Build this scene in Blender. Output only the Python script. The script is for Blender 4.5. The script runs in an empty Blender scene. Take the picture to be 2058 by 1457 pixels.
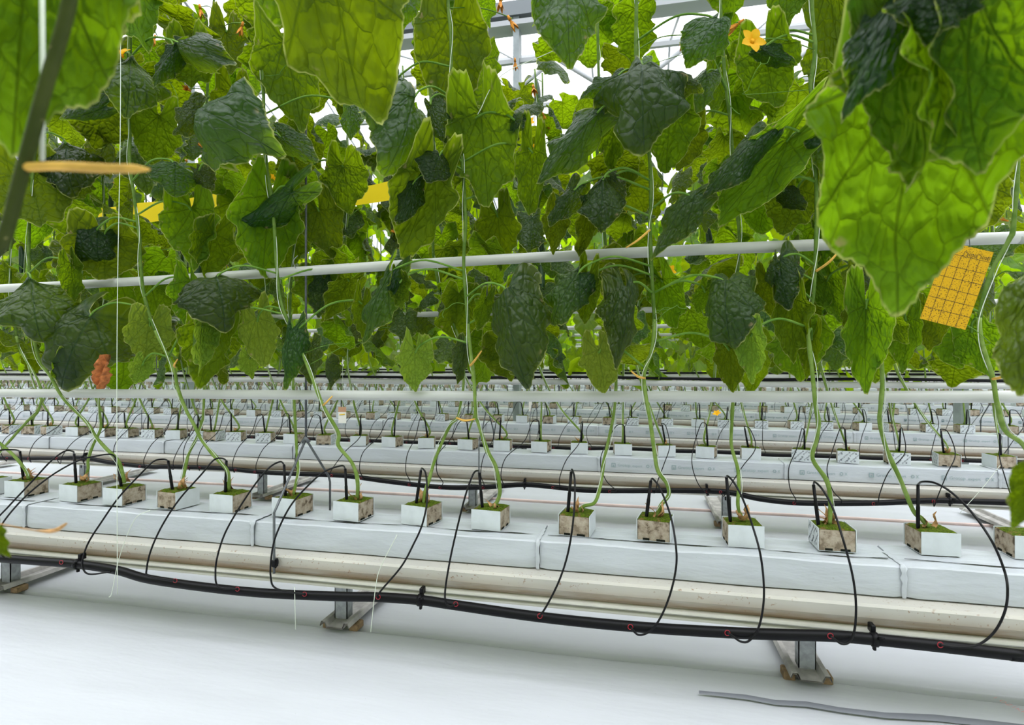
import bpy, math, random
import numpy as np
from mathutils import Vector, Matrix, noise
R = math.radians
C = bpy.context.scene.collection
F, CU, CV, H, TH = 1150.0, 1029.0, 727.0, 0.94, math.radians(12.64)
cT, sT = math.cos(TH), math.sin(TH)
ROW, Y1 = 1.614, 1.736            # row spacing and the front face of the first slab row
SLAB_Z0, SLAB_Z1 = 0.302, 0.389
SKY = 5.2
CAM = Vector((0, 0, H))


def W(u, v, y):
    """world point on the plane of depth y that a sight line through (u, v) meets"""
    r = (u - CU) / F
    Z = y / (cT + r * sT)
    return Vector((r * Z * cT - Z * sT, y, H - (v - CV) * Z / F))


def xat(u, y):
    return W(u, CV, y).x


def floor_pt(u, v):
    Z = H * F / (v - CV)
    r = (u - CU) / F
    return Vector((Z * (-sT + r * cT), Z * (cT + r * sT), 0))


def ordn(n):
    w = "first second third fourth fifth sixth seventh eighth ninth tenth eleventh twelfth thirteenth fourteenth fifteenth sixteenth seventeenth eighteenth nineteenth twentieth".split()
    if n <= 20:
        return w[n - 1]
    return f"{n}" + ({1: "st", 2: "nd", 3: "rd"}.get(n % 10, "th") if n % 100 not in (11, 12, 13) else "th")


ROWN = {1: "front", 2: "second", 3: "third", 4: "fourth", 5: "fifth", 6: "sixth", 7: "seventh", 8: "eighth", 9: "ninth"}

# ------------------------------------------------------------------ materials


class NT:
    def __init__(s, name):
        s.m = bpy.data.materials.new(name)
        s.m.use_nodes = True
        s.t = s.m.node_tree
        s.t.nodes.clear()
        s.out = s.t.nodes.new('ShaderNodeOutputMaterial')

    def n(s, typ, **kw):
        nd = s.t.nodes.new('ShaderNode' + typ)
        for k, v in kw.items():
            setattr(nd, k, v)
        return nd

    def l(s, a, b):
        s.t.links.new(a, b)

    def put(s, sock, v):
        if isinstance(v, bpy.types.NodeSocket):
            s.l(v, sock)
        else:
            sock.default_value = v

    def math(s, op, a, b=0.0, c=None, clamp=False):
        nd = s.n('Math', operation=op, use_clamp=clamp)
        s.put(nd.inputs[0], a)
        s.put(nd.inputs[1], b)
        if c is not None:
            s.put(nd.inputs[2], c)
        return nd.outputs[0]

    def ramp(s, v, a, b, o0=0.0, o1=1.0):
        nd = s.n('MapRange', interpolation_type='SMOOTHSTEP')
        s.put(nd.inputs[0], v)
        for i, x in zip((1, 2, 3, 4), (a, b, o0, o1)):
            s.put(nd.inputs[i], x)
        return nd.outputs[0]

    def mix(s, f, a, b):
        nd = s.n('Mix', data_type='RGBA')
        s.put(nd.inputs[0], f)
        s.put(nd.inputs[6], (*a, 1) if isinstance(a, tuple) else a)
        s.put(nd.inputs[7], (*b, 1) if isinstance(b, tuple) else b)
        return nd.outputs[2]

    def noise(s, scale, detail=3.0, vec=None, rough=.55):
        nd = s.n('TexNoise')
        nd.inputs['Scale'].default_value = scale
        nd.inputs['Detail'].default_value = detail
        nd.inputs['Roughness'].default_value = rough
        if vec is not None:
            s.l(vec, nd.inputs['Vector'])
        return nd.outputs['Fac']

    def bump(s, h, strength, dist):
        nd = s.n('Bump')
        nd.inputs['Strength'].default_value = strength
        nd.inputs['Distance'].default_value = dist
        s.l(h, nd.inputs['Height'])
        return nd.outputs['Normal']

    def pbr(s, col, rough=.5, spec=.5, metal=0., nrm=None):
        nd = s.n('BsdfPrincipled')
        s.put(nd.inputs['Base Color'], (*col, 1) if isinstance(col, tuple) else col)
        s.put(nd.inputs['Roughness'], rough)
        s.put(nd.inputs['Metallic'], metal)
        s.put(nd.inputs['Specular IOR Level'], spec)
        if nrm is not None:
            s.l(nrm, nd.inputs['Normal'])
        return nd.outputs[0]

    def done(s, sh):
        s.l(sh, s.out.inputs['Surface'])
        return s.m


def plain(name, col, rough=.5, spec=.5, metal=0., var=0., vscale=20., bump=0.):
    t = NT(name)
    c = col
    tc = t.n('TexCoord').outputs['Object']
    if var or bump:
        nz = t.noise(vscale, 4, tc)
    if var:
        c = t.mix(t.ramp(nz, .3, .7), tuple(x * (1 - var) for x in col), tuple(min(1, x * (1 + var * .6)) for x in col))
    return t.done(t.pbr(c, rough, spec, metal, t.bump(nz, bump, .01) if bump else None))


M = {}
M['black'] = plain('black_plastic', (.004, .004, .005), .38, .14)
M['black_tube'] = plain('black_tube', (.004, .004, .005), .4, .2)
M['red'] = plain('red_ring', (.30, .008, .02), .4)
M['galv'] = plain('galvanised_steel', (.33, .35, .36), .5, .5, .45, .25, 40)
M['wire'] = plain('steel_rod', (.12, .13, .14), .5, .5, .5, .2, 60)
M['rail'] = plain('dusty_channel', (.44, .42, .41), .65, .3, .2, .3, 18)
M['wood'] = plain('wood_block', (.28, .19, .11), .8, .2, 0, .35, 50)
M['pipe'] = plain('white_painted_pipe', (.48, .49, .47), .38, .4, 0, .07, 3)
M['twine'] = plain('white_twine', (.62, .67, .58), .8, .2)
M['slot'] = plain('dark_slot', (.012, .014, .010), .9, .1)
M['dry'] = plain('dry_leaf', (.42, .14, .045), .8, .2, 0, .45, 60, .4)
M['drysheath'] = plain('dry_sheath', (.50, .29, .13), .85, .2, 0, .4, 90)
M['yellowed'] = plain('yellow_petiole', (.62, .36, .07), .6, .3, 0, .25, 40)
M['column'] = plain('column_steel', (.30, .34, .35), .55, .4, .3, .15, 9)
M['beam'] = plain('white_beam', (.42, .44, .46), .5, .4)
M['beamdark'] = plain('aluminium_gutter', (.17, .19, .20), .5, .5, .5)
M['print'] = plain('slab_print', (.06, .14, .15), .6)
M['printfaint'] = plain('slab_print_faint', (.26, .34, .35), .6)
M['printblack'] = plain('cube_print', (.035, .04, .07), .6)
M['flaptape'] = plain('grey_film_fold', (.20, .21, .24), .5)
M['redprint'] = plain('red_floor_print', (.72, .36, .38), .6)
M['pink'] = plain('pink_line', (.82, .64, .60), .6, .3, 0, .2, 6)
M['paper'] = plain('paper_tag', (.80, .78, .72), .6)
M['tagbrown'] = plain('tag_brown', (.50, .28, .16), .6)
M['tagyellow'] = plain('tag_yellow', (.75, .52, .02), .6)
M['cardprint'] = plain('card_print', (.030, .016, .006), .6)


def mat_film(name, base, rough, bstr, scale=5., dirt=.06):
    t = NT(name)
    g = t.n('NewGeometry').outputs['Position']
    mp = t.n('Mapping')
    mp.inputs['Scale'].default_value = (.45, 1.6, 1.6)
    t.l(g, mp.inputs['Vector'])
    n1 = t.noise(scale, 5, mp.outputs[0], .5)
    n2 = t.noise(180, 2, g)
    col = t.mix(t.ramp(n1, .3, .75), base, tuple(x * (1 - dirt) for x in base))
    col = t.mix(t.ramp(n2, .735, .77, 0, .5), col, (.25, .24, .22))
    return t.done(t.pbr(col, rough, .4, 0, t.bump(n1, bstr, .03)))


M['floor'] = mat_film('white_ground_film', (.525, .54, .58), .38, .25, 4.)
M['slab'] = mat_film('white_slab_film', (.465, .495, .53), .36, .30, 9.)


def mat_gutter():
    t = NT('cream_gutter')
    g = t.n('NewGeometry').outputs['Position']
    mp = t.n('Mapping')
    mp.inputs['Scale'].default_value = (.6, 4, 4)
    t.l(g, mp.inputs['Vector'])
    ob = t.n('TexCoord').outputs['Object']
    sx = t.n('SeparateXYZ')
    t.l(ob, sx.inputs[0])
    big = t.noise(6, 5, mp.outputs[0], .6)
    fine = t.noise(110, 3, g)
    low = t.ramp(sx.outputs[2], .234, .288, 1, 0)          # grime that has gathered above the lower edge
    grime = t.math('MULTIPLY', low, t.ramp(big, .28, .55, .35, 1))
    specks = t.ramp(fine, .62, .68, 0, .8)
    specks = t.math('MULTIPLY', specks, t.ramp(big, .42, .6))
    col = t.mix(t.ramp(t.noise(2.5, 3, g), .3, .7), (.49, .47, .42), (.44, .43, .395))
    col = t.mix(grime, col, (.27, .185, .105))
    col = t.mix(specks, col, (.25, .15, .08))
    return t.done(t.pbr(col, .5, .35))


M['gutter'] = mat_gutter()
M['lip'] = plain('gutter_lip', (.56, .55, .50), .5, .35, 0, .06, 12)


def mat_wool():
    t = NT('bare_rockwool')
    ob = t.n('TexCoord').outputs['Object']
    oi = t.n('ObjectInfo').outputs['Random']
    off = t.n('VectorMath', operation='ADD')
    t.l(ob, off.inputs[0])
    cx = t.n('CombineXYZ')
    t.l(t.math('MULTIPLY', oi, 31.), cx.inputs[0])
    t.l(cx.outputs[0], off.inputs[1])
    a = t.noise(38, 5, off.outputs[0], .65)
    b = t.noise(160, 3, off.outputs[0])
    col = t.mix(t.ramp(a, .35, .62), (.42, .36, .285), (.28, .225, .165))
    col = t.mix(t.math('MULTIPLY', t.ramp(a, .53, .64), t.ramp(oi, .1, .9, .45, 1.)), col, (.10, .075, .05))
    col = t.mix(t.ramp(b, .66, .72, 0, .6), col, (.06, .05, .035))
    return t.done(t.pbr(col, .9, .15, 0, t.bump(b, .5, .004)))


M['wool'] = mat_wool()
M['wrap'] = plain('white_wrapper', (.58, .62, .65), .4, .4, 0, .06, 25)


def mat_moss():
    t = NT('green_moss')
    ob = t.n('TexCoord').outputs['Object']
    a = t.noise(220, 4, ob)
    b = t.noise(45, 3, ob)
    col = t.mix(t.ramp(a, .35, .7), (.035, .060, .004), (.115, .165, .010))
    col = t.mix(t.ramp(b, .55, .68), col, (.16, .11, .035))
    return t.done(t.pbr(col, .95, .1, 0, t.bump(a, .8, .006)))


M['moss'] = mat_moss()


def mat_stem(name, c1, c2):
    t = NT(name)
    ob = t.n('NewGeometry').outputs['Position']
    a = t.noise(30, 4, ob)
    col = t.mix(t.ramp(a, .35, .65), c1, c2)
    col = t.mix(t.ramp(t.noise(160, 2, ob), .68, .75, 0, .5), col, (.42, .36, .16))
    return t.done(t.pbr(col, .6, .18))


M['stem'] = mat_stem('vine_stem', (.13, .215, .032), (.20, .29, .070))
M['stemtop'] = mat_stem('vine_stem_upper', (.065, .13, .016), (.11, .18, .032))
M['stemshade'] = mat_stem('vine_stem_shaded', (.028, .042, .005), (.045, .06, .010))  # dark copy of the vine stem for the near-left vine, shade put into its colour
M['petiole'] = mat_stem('leaf_stalk', (.075, .17, .016), (.13, .24, .035))
M['cuke'] = plain('cucumber_skin', (.012, .045, .014), .4, .5, 0, .4, 120, .3)


def mat_petal():
    t = NT('yellow_petal')
    d = t.pbr((.85, .46, .012), .6, .2)
    tr = t.n('BsdfTranslucent')
    tr.inputs[0].default_value = (.9, .5, .01, 1)
    mx = t.n('MixShader')
    mx.inputs[0].default_value = .4
    t.l(d, mx.inputs[1])
    t.l(tr.outputs[0], mx.inputs[2])
    return t.done(mx.outputs[0])


M['petal'] = mat_petal()
M['petal_old'] = plain('orange_wilted_petal', (.62, .24, .03), .7, .2, 0, .3, 90)


def mat_leaf(name, detail, top, under, trans, tf=.5):
    t = NT(name)
    geo = t.n('NewGeometry')
    fl = t.n('Attribute', attribute_name='flat').outputs['Vector']
    ed = t.n('Attribute', attribute_name='edge').outputs['Fac']
    sx = t.n('SeparateXYZ')
    t.l(fl, sx.inputs[0])
    x, y = sx.outputs[0], sx.outputs[1]
    rnd = geo.outputs['Random Per Island'] if not detail else t.n('ObjectInfo').outputs['Random']
    # main veins radiate from the stalk every 38 degrees
    ang = t.math('ABSOLUTE', t.math('ARCTAN2', x, y))
    pp = t.math('PINGPONG', ang, .333)
    rr = t.math('SQRT', t.math('ADD', t.math('MULTIPLY', x, x), t.math('MULTIPLY', y, y)))
    dv = t.math('MULTIPLY', rr, t.math('SINE', pp))
    wv = t.math('MULTIPLY_ADD', rr, -.010, .019)
    vein = t.math('SUBTRACT', 1., t.math('DIVIDE', dv, wv), clamp=True)
    if detail:
        nz = t.n('TexNoise')
        nz.noise_dimensions = '2D'
        nz.inputs['Scale'].default_value = 7
        t.l(fl, nz.inputs['Vector'])
        add = t.n('VectorMath', operation='MULTIPLY_ADD')
        t.l(nz.outputs['Color'], add.inputs[0])
        add.inputs[1].default_value = (.06, .06, .06)
        t.l(fl, add.inputs[2])
        vo = t.n('TexVoronoi', feature='DISTANCE_TO_EDGE', voronoi_dimensions='2D')
        vo.inputs['Scale'].default_value = 7.
        t.l(add.outputs[0], vo.inputs['Vector'])
        net = t.ramp(vo.outputs['Distance'], .0, .045, .6, 0)
        vein = t.math('MAXIMUM', vein, net)
        v2 = t.n('TexVoronoi', feature='SMOOTH_F1', voronoi_dimensions='2D')
        v2.inputs['Scale'].default_value = 15.
        v2.inputs['Smoothness'].default_value = .45
        t.l(add.outputs[0], v2.inputs['Vector'])
        height = t.math('MULTIPLY_ADD', v2.outputs['Distance'], -1.5, t.math('MULTIPLY', t.ramp(vo.outputs['Distance'], 0, .22), .7))
        height = t.math('SUBTRACT', height, t.math('MULTIPLY', vein, .7))
        height = t.math('ADD', height, t.math('MULTIPLY', nz.outputs['Fac'], .8))
        nrm = t.bump(height, .85, .005)
    else:
        nrm = None
    hue = t.n('HueSaturation')

    def vary(col, amt):
        h = t.n('HueSaturation')
        t.l(t.math('MULTIPLY_ADD', rnd, .035, .4825), h.inputs['Hue'])
        t.l(t.math('MULTIPLY_ADD', rnd, amt, 1 - amt / 2), h.inputs['Value'])
        t.put(h.inputs['Color'], col)
        return h.outputs[0]
    t.t.nodes.remove(hue)
    rim = t.math('MULTIPLY', t.ramp(ed, .965, .99), t.ramp(t.noise(9, 2, fl), .35, .6, .45, 1.))
    tn = t.noise(5.5, 3, fl)
    brown = t.math('MULTIPLY', t.ramp(ed, .80, .97), t.ramp(tn, .60, .68))
    spots = t.ramp(t.noise(21, 1, fl), .79, .82)
    ct = t.mix(t.math('MULTIPLY', vein, .5), vary((*top, 1), .5), tuple(v * 2.2 for v in top))
    cu = t.mix(t.math('MULTIPLY', vein, .4), vary((*under, 1), .4), tuple(min(1, v * 1.5) for v in under))
    ctr = t.mix(t.math('MULTIPLY', vein, .75), vary((*trans, 1), .45), tuple(v * .4 for v in trans))
    pale, tan = (.42, .45, .13), (.42, .31, .16)

    def marks(c):
        c = t.mix(t.math('MULTIPLY', rim, .85), c, pale)
        c = t.mix(t.math('MULTIPLY', spots, .8), c, (.38, .38, .14))
        return t.mix(t.math('MULTIPLY', brown, .85), c, tan)
    ct, cu, ctr = marks(ct), marks(cu), marks(ctr)
    bf = geo.outputs['Backfacing']
    base = t.mix(bf, ct, cu)
    p = t.pbr(base, t.math('MULTIPLY_ADD', bf, .28, .42), t.math('MULTIPLY_ADD', bf, -.20, .34), 0, nrm)
    tr = t.n('BsdfTranslucent')
    t.l(ctr, tr.inputs[0])
    if nrm is not None:
        t.l(nrm, tr.inputs['Normal'])
    mx = t.n('MixShader')
    mx.inputs[0].default_value = tf
    t.l(p, mx.inputs[1])
    t.l(tr.outputs[0], mx.inputs[2])
    return t.done(mx.outputs[0])


LT, LU, LX = (.0055, .024, .0095), (.042, .085, .004), (.29, .455, .003)
M['leaf'] = mat_leaf('cucumber_leaf', True, LT, LU, LX, .42)
M['leafpale'] = mat_leaf('cucumber_leaf_pale', True, (.04, .10, .02), (.12, .20, .03), (.38, .52, .03), .5)
M['leaffar_backlit'] = mat_leaf('cucumber_leaf_far_backlit', False, LT, LU, (.45, .68, .005), .58)  # far copy of the leaf, backlit glow put into its brighter transmission colour


def mat_glass():
    t = NT('whitewashed_roof_glass')
    a = t.n('BsdfTransparent')
    a.inputs[0].default_value = (.93, .95, .96, 1)
    b = t.n('BsdfTranslucent')
    b.inputs[0].default_value = (.9, .92, .95, 1)
    mx = t.n('MixShader')
    mx.inputs[0].default_value = .12
    t.l(a.outputs[0], mx.inputs[1])
    t.l(b.outputs[0], mx.inputs[2])
    return t.done(mx.outputs[0])


M['glass'] = mat_glass()


def mat_card():
    t = NT('yellow_sticky_card')
    ob = t.n('TexCoord').outputs['Object']
    a = t.noise(420, 1, ob)
    b = t.noise(14, 2, ob)
    bugs = t.math('MULTIPLY', t.ramp(a, .60, .63), t.ramp(b, .35, .55, .35, 1))
    col = t.mix(bugs, (.56, .315, .003), (.045, .022, .006))
    d = t.pbr(col, .35, .45)
    return t.done(d)


M['card'] = mat_card()


def mat_ribbon():
    t = NT('yellow_ribbon')
    d = t.pbr((.85, .62, .01), .4, .4)
    tr = t.n('BsdfTranslucent')
    tr.inputs[0].default_value = (.9, .7, .02, 1)
    mx = t.n('MixShader')
    mx.inputs[0].default_value = .5
    t.l(d, mx.inputs[1])
    t.l(tr.outputs[0], mx.inputs[2])
    return t.done(mx.outputs[0])


M['ribbon'] = mat_ribbon()

# ------------------------------------------------------------------ mesh helpers


def tag(o, label=None, cat=None, group=None, kind=None):
    for k, v in (('label', label), ('category', cat), ('group', group), ('kind', kind)):
        if v:
            o[k] = v
    if cat and not kind:
        o['kind'] = 'thing'
    return o


def empty(name, loc=(0, 0, 0), label=None, cat=None, group=None):
    o = bpy.data.objects.new(name, None)
    o.empty_display_size = .05
    o.location = loc
    C.objects.link(o)
    return tag(o, label, cat, group)


def link(name, me, parent=None, loc=None):
    o = bpy.data.objects.new(name, me)
    if loc is not None:
        o.location = loc
    C.objects.link(o)
    if parent is not None:
        o.parent = parent
    return o


class MB:
    def __init__(s):
        s.v, s.f, s.mi, s.sm = [], [], [], []
        s.cur, s.smooth = 0, True

    def face(s, idx):
        s.f.append(tuple(idx))
        s.mi.append(s.cur)
        s.sm.append(s.smooth)

    def add(s, vs, fs, smooth=None):
        b = len(s.v)
        s.v.extend(tuple(p) for p in vs)
        k = s.smooth
        if smooth is not None:
            s.smooth = smooth
        for f in fs:
            s.face([b + i for i in f])
        s.smooth = k
        return s

    def box(s, lo, hi, bev=0.0, mtx=None):
        (x0, y0, z0), (x1, y1, z1) = lo, hi
        if bev <= 0:
            vs = [(x, y, z) for z in (z0, z1) for y in (y0, y1) for x in (x0, x1)]
            fs = [(0, 2, 3, 1), (4, 5, 7, 6), (0, 1, 5, 4), (2, 6, 7, 3), (0, 4, 6, 2), (1, 3, 7, 5)]
        else:
            def ring(x0, x1, y0, y1, z, b):
                return [(x0 + b, y0, z), (x1 - b, y0, z), (x1, y0 + b, z), (x1, y1 - b, z), (x1 - b, y1, z), (x0 + b, y1, z), (x0, y1 - b, z), (x0, y0 + b, z)]
            b = bev
            rs = [ring(x0 + b, x1 - b, y0 + b, y1 - b, z0, b * .6), ring(x0, x1, y0, y1, z0 + b, b), ring(x0, x1, y0, y1, z1 - b, b), ring(x0 + b, x1 - b, y0 + b, y1 - b, z1, b * .6)]
            vs = [p for r in rs for p in r]
            fs = [tuple(range(7, -1, -1)), tuple(range(24, 32))]
            for k in range(3):
                for i in range(8):
                    j = (i + 1) % 8
                    fs.append((k * 8 + i, k * 8 + j, k * 8 + 8 + j, k * 8 + 8 + i))
        if mtx is not None:
            vs = [mtx @ Vector(p) for p in vs]
        return s.add(vs, fs, False)

    def tube(s, pts, rad, n=8, cap=True, flat=1.0):
        pts = [Vector(p) for p in pts]
        m = len(pts)
        rads = rad if isinstance(rad, (list, tuple)) else [rad] * m
        tan = [(pts[min(i + 1, m - 1)] - pts[max(i - 1, 0)]).normalized() for i in range(m)]
        ref = Vector((0, 0, 1)) if abs(tan[0].z) < .9 else Vector((0, 1, 0))
        nn = (ref - tan[0] * ref.dot(tan[0])).normalized()
        vs = []
        for i in range(m):
            nn = nn - tan[i] * nn.dot(tan[i])
            if nn.length < 1e-6:
                nn = tan[i].orthogonal()
            nn.normalize()
            bb = tan[i].cross(nn)
            for k in range(n):
                a = 2 * math.pi * k / n
                vs.append(pts[i] + (nn * math.cos(a) + bb * math.sin(a) * flat) * rads[i])
        fs = []
        for i in range(m - 1):
            for k in range(n):
                j = (k + 1) % n
                fs.append((i * n + k, i * n + j, (i + 1) * n + j, (i + 1) * n + k))
        if cap:
            fs.append(tuple(range(n - 1, -1, -1)))
            fs.append(tuple((m - 1) * n + k for k in range(n)))
        return s.add(vs, fs, True)

    def torus(s, c, axis, R_, r, n=14, k=6):
        axis = Vector(axis).normalized()
        a = axis.orthogonal().normalized()
        b = axis.cross(a)
        pts = [Vector(c) + (a * math.cos(2 * math.pi * i / n) + b * math.sin(2 * math.pi * i / n)) * R_ for i in range(n)]
        vs, fs = [], []
        for i in range(n):
            out = (pts[i] - Vector(c)).normalized()
            for j in range(k):
                q = 2 * math.pi * j / k
                vs.append(pts[i] + (out * math.cos(q) + axis * math.sin(q)) * r)
        for i in range(n):
            for j in range(k):
                i2, j2 = (i + 1) % n, (j + 1) % k
                fs.append((i * k + j, i2 * k + j, i2 * k + j2, i * k + j2))
        return s.add(vs, fs, True)

    def mesh(s, name, mats):
        me = bpy.data.meshes.new(name)
        me.from_pydata(s.v, [], s.f)
        for m in (mats if isinstance(mats, (list, tuple)) else [mats]):
            me.materials.append(M[m] if isinstance(m, str) else m)
        me.polygons.foreach_set('material_index', s.mi)
        me.polygons.foreach_set('use_smooth', s.sm)
        me.update()
        return me

    def build(s, name, mats, parent=None, loc=None):
        return link(name, s.mesh(name, mats), parent, loc)


def smooth_path(pts, n=6):
    pts = [Vector(p) for p in pts]
    if len(pts) < 3:
        return pts
    P = [pts[0] * 2 - pts[1]] + pts + [pts[-1] * 2 - pts[-2]]
    out = []
    for i in range(1, len(P) - 2):
        p0, p1, p2, p3 = P[i - 1:i + 3]
        for k in range(n):
            t = k / n
            out.append(.5 * ((2 * p1) + (-p0 + p2) * t + (2 * p0 - 5 * p1 + 4 * p2 - p3) * t * t + (-p0 + 3 * p1 - 3 * p2 + p3) * t ** 3))
    out.append(pts[-1])
    return out


def extend(pts, d=1.3):
    a = (pts[0] - pts[1]).normalized()
    b = (pts[-1] - pts[-2]).normalized()
    a, b = Vector((-1, 0, a.z * .2)), Vector((1, 0, b.z * .2))
    return [pts[0] + a * d] + list(pts) + [pts[-1] + b * d]


def text_geo(txt, size, bold=False):
    cu = bpy.data.curves.new('txt', 'FONT')
    cu.body = txt
    cu.size = size
    cu.resolution_u = 2
    o = bpy.data.objects.new('txt', cu)
    C.objects.link(o)
    dg = bpy.context.evaluated_depsgraph_get()
    me = o.evaluated_get(dg).to_mesh()
    vs = [tuple(v.co) for v in me.vertices]
    fs = [tuple(p.vertices) for p in me.polygons]
    o.evaluated_get(dg).to_mesh_clear()
    bpy.data.objects.remove(o)
    bpy.data.curves.remove(cu)
    return vs, fs


# ------------------------------------------------------------------ leaves
HALF = [(.0, -.01), (.035, -.05), (.12, -.17), (.24, -.205), (.37, -.165), (.47, -.06), (.525, .06), (.60, .15), (.645, .25), (.60, .34), (.535, .43), (.50, .52), (.47, .60), (.37, .70), (.24, .80), (.12, .90), (.0, 1.0)]


def outline(n, rng, rough):
    pts = [Vector((x, y, 0)) for x, y in HALF] + [Vector((-x, y, 0)) for x, y in HALF[-2:0:-1]]
    jit = [1 + rng.uniform(-.06, .06) for _ in pts]
    c = Vector((0, .3, 0))
    pts = [c + (p - c) * j if 0 < i else p for i, (p, j) in enumerate(zip(pts, jit))]
    m = len(pts)
    dense = []
    for i in range(m):
        p0, p1, p2, p3 = pts[i - 1], pts[i], pts[(i + 1) % m], pts[(i + 2) % m]
        for k in range(12):
            t = k / 12
            dense.append(.5 * ((2 * p1) + (-p0 + p2) * t + (2 * p0 - 5 * p1 + 4 * p2 - p3) * t * t + (-p0 + 3 * p1 - 3 * p2 + p3) * t ** 3))
    L = [0]
    for i in range(len(dense)):
        L.append(L[-1] + (dense[(i + 1) % len(dense)] - dense[i]).length)
    out, j = [], 0
    for k in range(n):
        d = L[-1] * k / n
        while L[j + 1] < d:
            j += 1
        t = (d - L[j]) / max(1e-9, L[j + 1] - L[j])
        p = dense[j].lerp(dense[(j + 1) % len(dense)], t)
        if 2 < k < n - 2:
            p = c + (p - c) * (1 + rough * ((k % 2) - .5) + rng.uniform(-rough, rough) * .5)
        out.append((p.x, p.y))
    return out


def leaf_geo(rng, side=1.0, bend=1.0, fold=.0, wave=.05, wide=1.0, nth=72, nr=9, rough=.022, lobe=.6):
    """vertices, faces, flat coordinates and ring values of one blade: stalk at the origin, tip along +y, upper side +z"""
    ol = outline(nth, rng, rough)
    cx, cy = 0, .3
    flat, ed = [(cx, cy)], [0.]
    rr = [((k + 1) / nr) ** .8 for k in range(nr - 2)]
    rr = [r * .93 / rr[-1] for r in rr] + [.965, 1.0]
    for t in rr:
        for (x, y) in ol:
            flat.append((cx + (x - cx) * t, cy + (y - cy) * t))
            ed.append(t)
    faces = []
    for k in range(nth):
        faces.append((0, 1 + k, 1 + (k + 1) % nth))
    for r in range(nr - 1):
        b0, b1 = 1 + r * nth, 1 + (r + 1) * nth
        for k in range(nth):
            j = (k + 1) % nth
            faces.append((b0 + k, b1 + k, b1 + j, b0 + j))
    sd = rng.uniform(0, 99)
    ph, kf = rng.uniform(0, 6.28), rng.choice((4, 5, 6))
    asym = rng.uniform(-.12, .12)
    vs = []
    for (x, y), e in zip(flat, ed):
        th = math.atan2(x, y - .3)
        z = noise.noise(Vector((x * 2.6, y * 2.6, sd))) * .15 * min(1, e * 1.3)
        z += noise.noise(Vector((x * 7, y * 7, sd + 7))) * .022
        z += wave * e ** 3 * math.sin(kf * th + ph) + wave * .7 * e ** 4 * math.sin(11 * th + ph * 2)
        z -= fold * (math.sqrt(x * x + .004) - .063)
        # side droop about the midrib
        sgn = 1 + asym * (1 if x > 0 else -1)
        al = x / .62 * side * sgn
        k = side * sgn / .62
        if abs(k) > 1e-3:
            rad = 1 / k + z
            x2, z2 = rad * math.sin(al), rad * math.cos(al) - 1 / k
        else:
            x2, z2 = x, z
        x2 *= wide
        be = (y + .05) * bend * (1 + lobe * min(1, max(0, (.06 - y) * 6)))
        if abs(bend) > 1e-3:
            rad = 1 / bend + z2
            y2, z3 = rad * math.sin(be), rad * math.cos(be) - 1 / bend
        else:
            y2, z3 = y, z2
        vs.append((x2, y2, z3))
    a = Vector((0, 0, 0))
    # stalk point and tip after bending
    i0 = 1 + (nr - 1) * nth
    a = Vector(vs[i0])
    b = Vector(vs[i0 + nth // 2])
    return vs, faces, flat, ed, a, b


def leaf_mesh(name, geo, mat):
    vs, fs, flat, ed = geo[:4]
    me = bpy.data.meshes.new(name)
    me.from_pydata([tuple(v) for v in vs], [], fs)
    at = me.attributes.new('flat', 'FLOAT_VECTOR', 'POINT')
    at.data.foreach_set('vector', [c for (x, y) in flat for c in (x, y, 0.)])
    at = me.attributes.new('edge', 'FLOAT', 'POINT')
    at.data.foreach_set('value', ed)
    me.polygons.foreach_set('use_smooth', [True] * len(fs))
    me.materials.append(M[mat])
    me.update()
    return me


def basis(yv, nv, scale, org):
    yv = yv.normalized()
    nv = (nv - yv * nv.dot(yv)).normalized()
    xv = yv.cross(nv)
    m = Matrix((xv, yv, nv)).transposed().to_4x4()
    return Matrix.Translation(org) @ m @ Matrix.Scale(scale, 4)


rngv = random.Random(11)
VAR = []
for i in range(14):
    VAR.append(leaf_geo(rngv, rngv.uniform(.5, 1.35), rngv.uniform(.4, 1.3), rngv.uniform(0, .25), rngv.uniform(.03, .075), rngv.uniform(.9, 1.15), 56, 7))
VARM = [leaf_mesh('leaf_blade', g, 'leaf') for g in VAR]
FARV = []
for i in range(8):
    FARV.append(leaf_geo(rngv, rngv.uniform(.5, 1.3), rngv.uniform(.4, 1.2), rngv.uniform(0, .3), rngv.uniform(.03, .07), rngv.uniform(.95, 1.15), 26, 3, .03))


def leaf_pose(rng, stem_pt, size=None, az=None, pet=None):
    az = rng.uniform(0, 2 * math.pi) if az is None else az
    o = Vector((math.cos(az), math.sin(az), 0))
    pet = rng.uniform(.08, .19) if pet is None else pet
    p = R(rng.uniform(10, 72))
    org = stem_pt + o * pet + Vector((0, 0, rng.uniform(-.01, .07)))
    yv = o * math.cos(p) - Vector((0, 0, 1)) * math.sin(p)
    nv = o * math.sin(p) + Vector((0, 0, 1)) * math.cos(p)
    tw = rng.uniform(-.5, .5)
    xv = yv.cross(nv)
    nv = nv * math.cos(tw) + xv * math.sin(tw)
    sc = rng.uniform(.15, .225) if size is None else size
    return basis(yv, nv, sc, org), org


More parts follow.
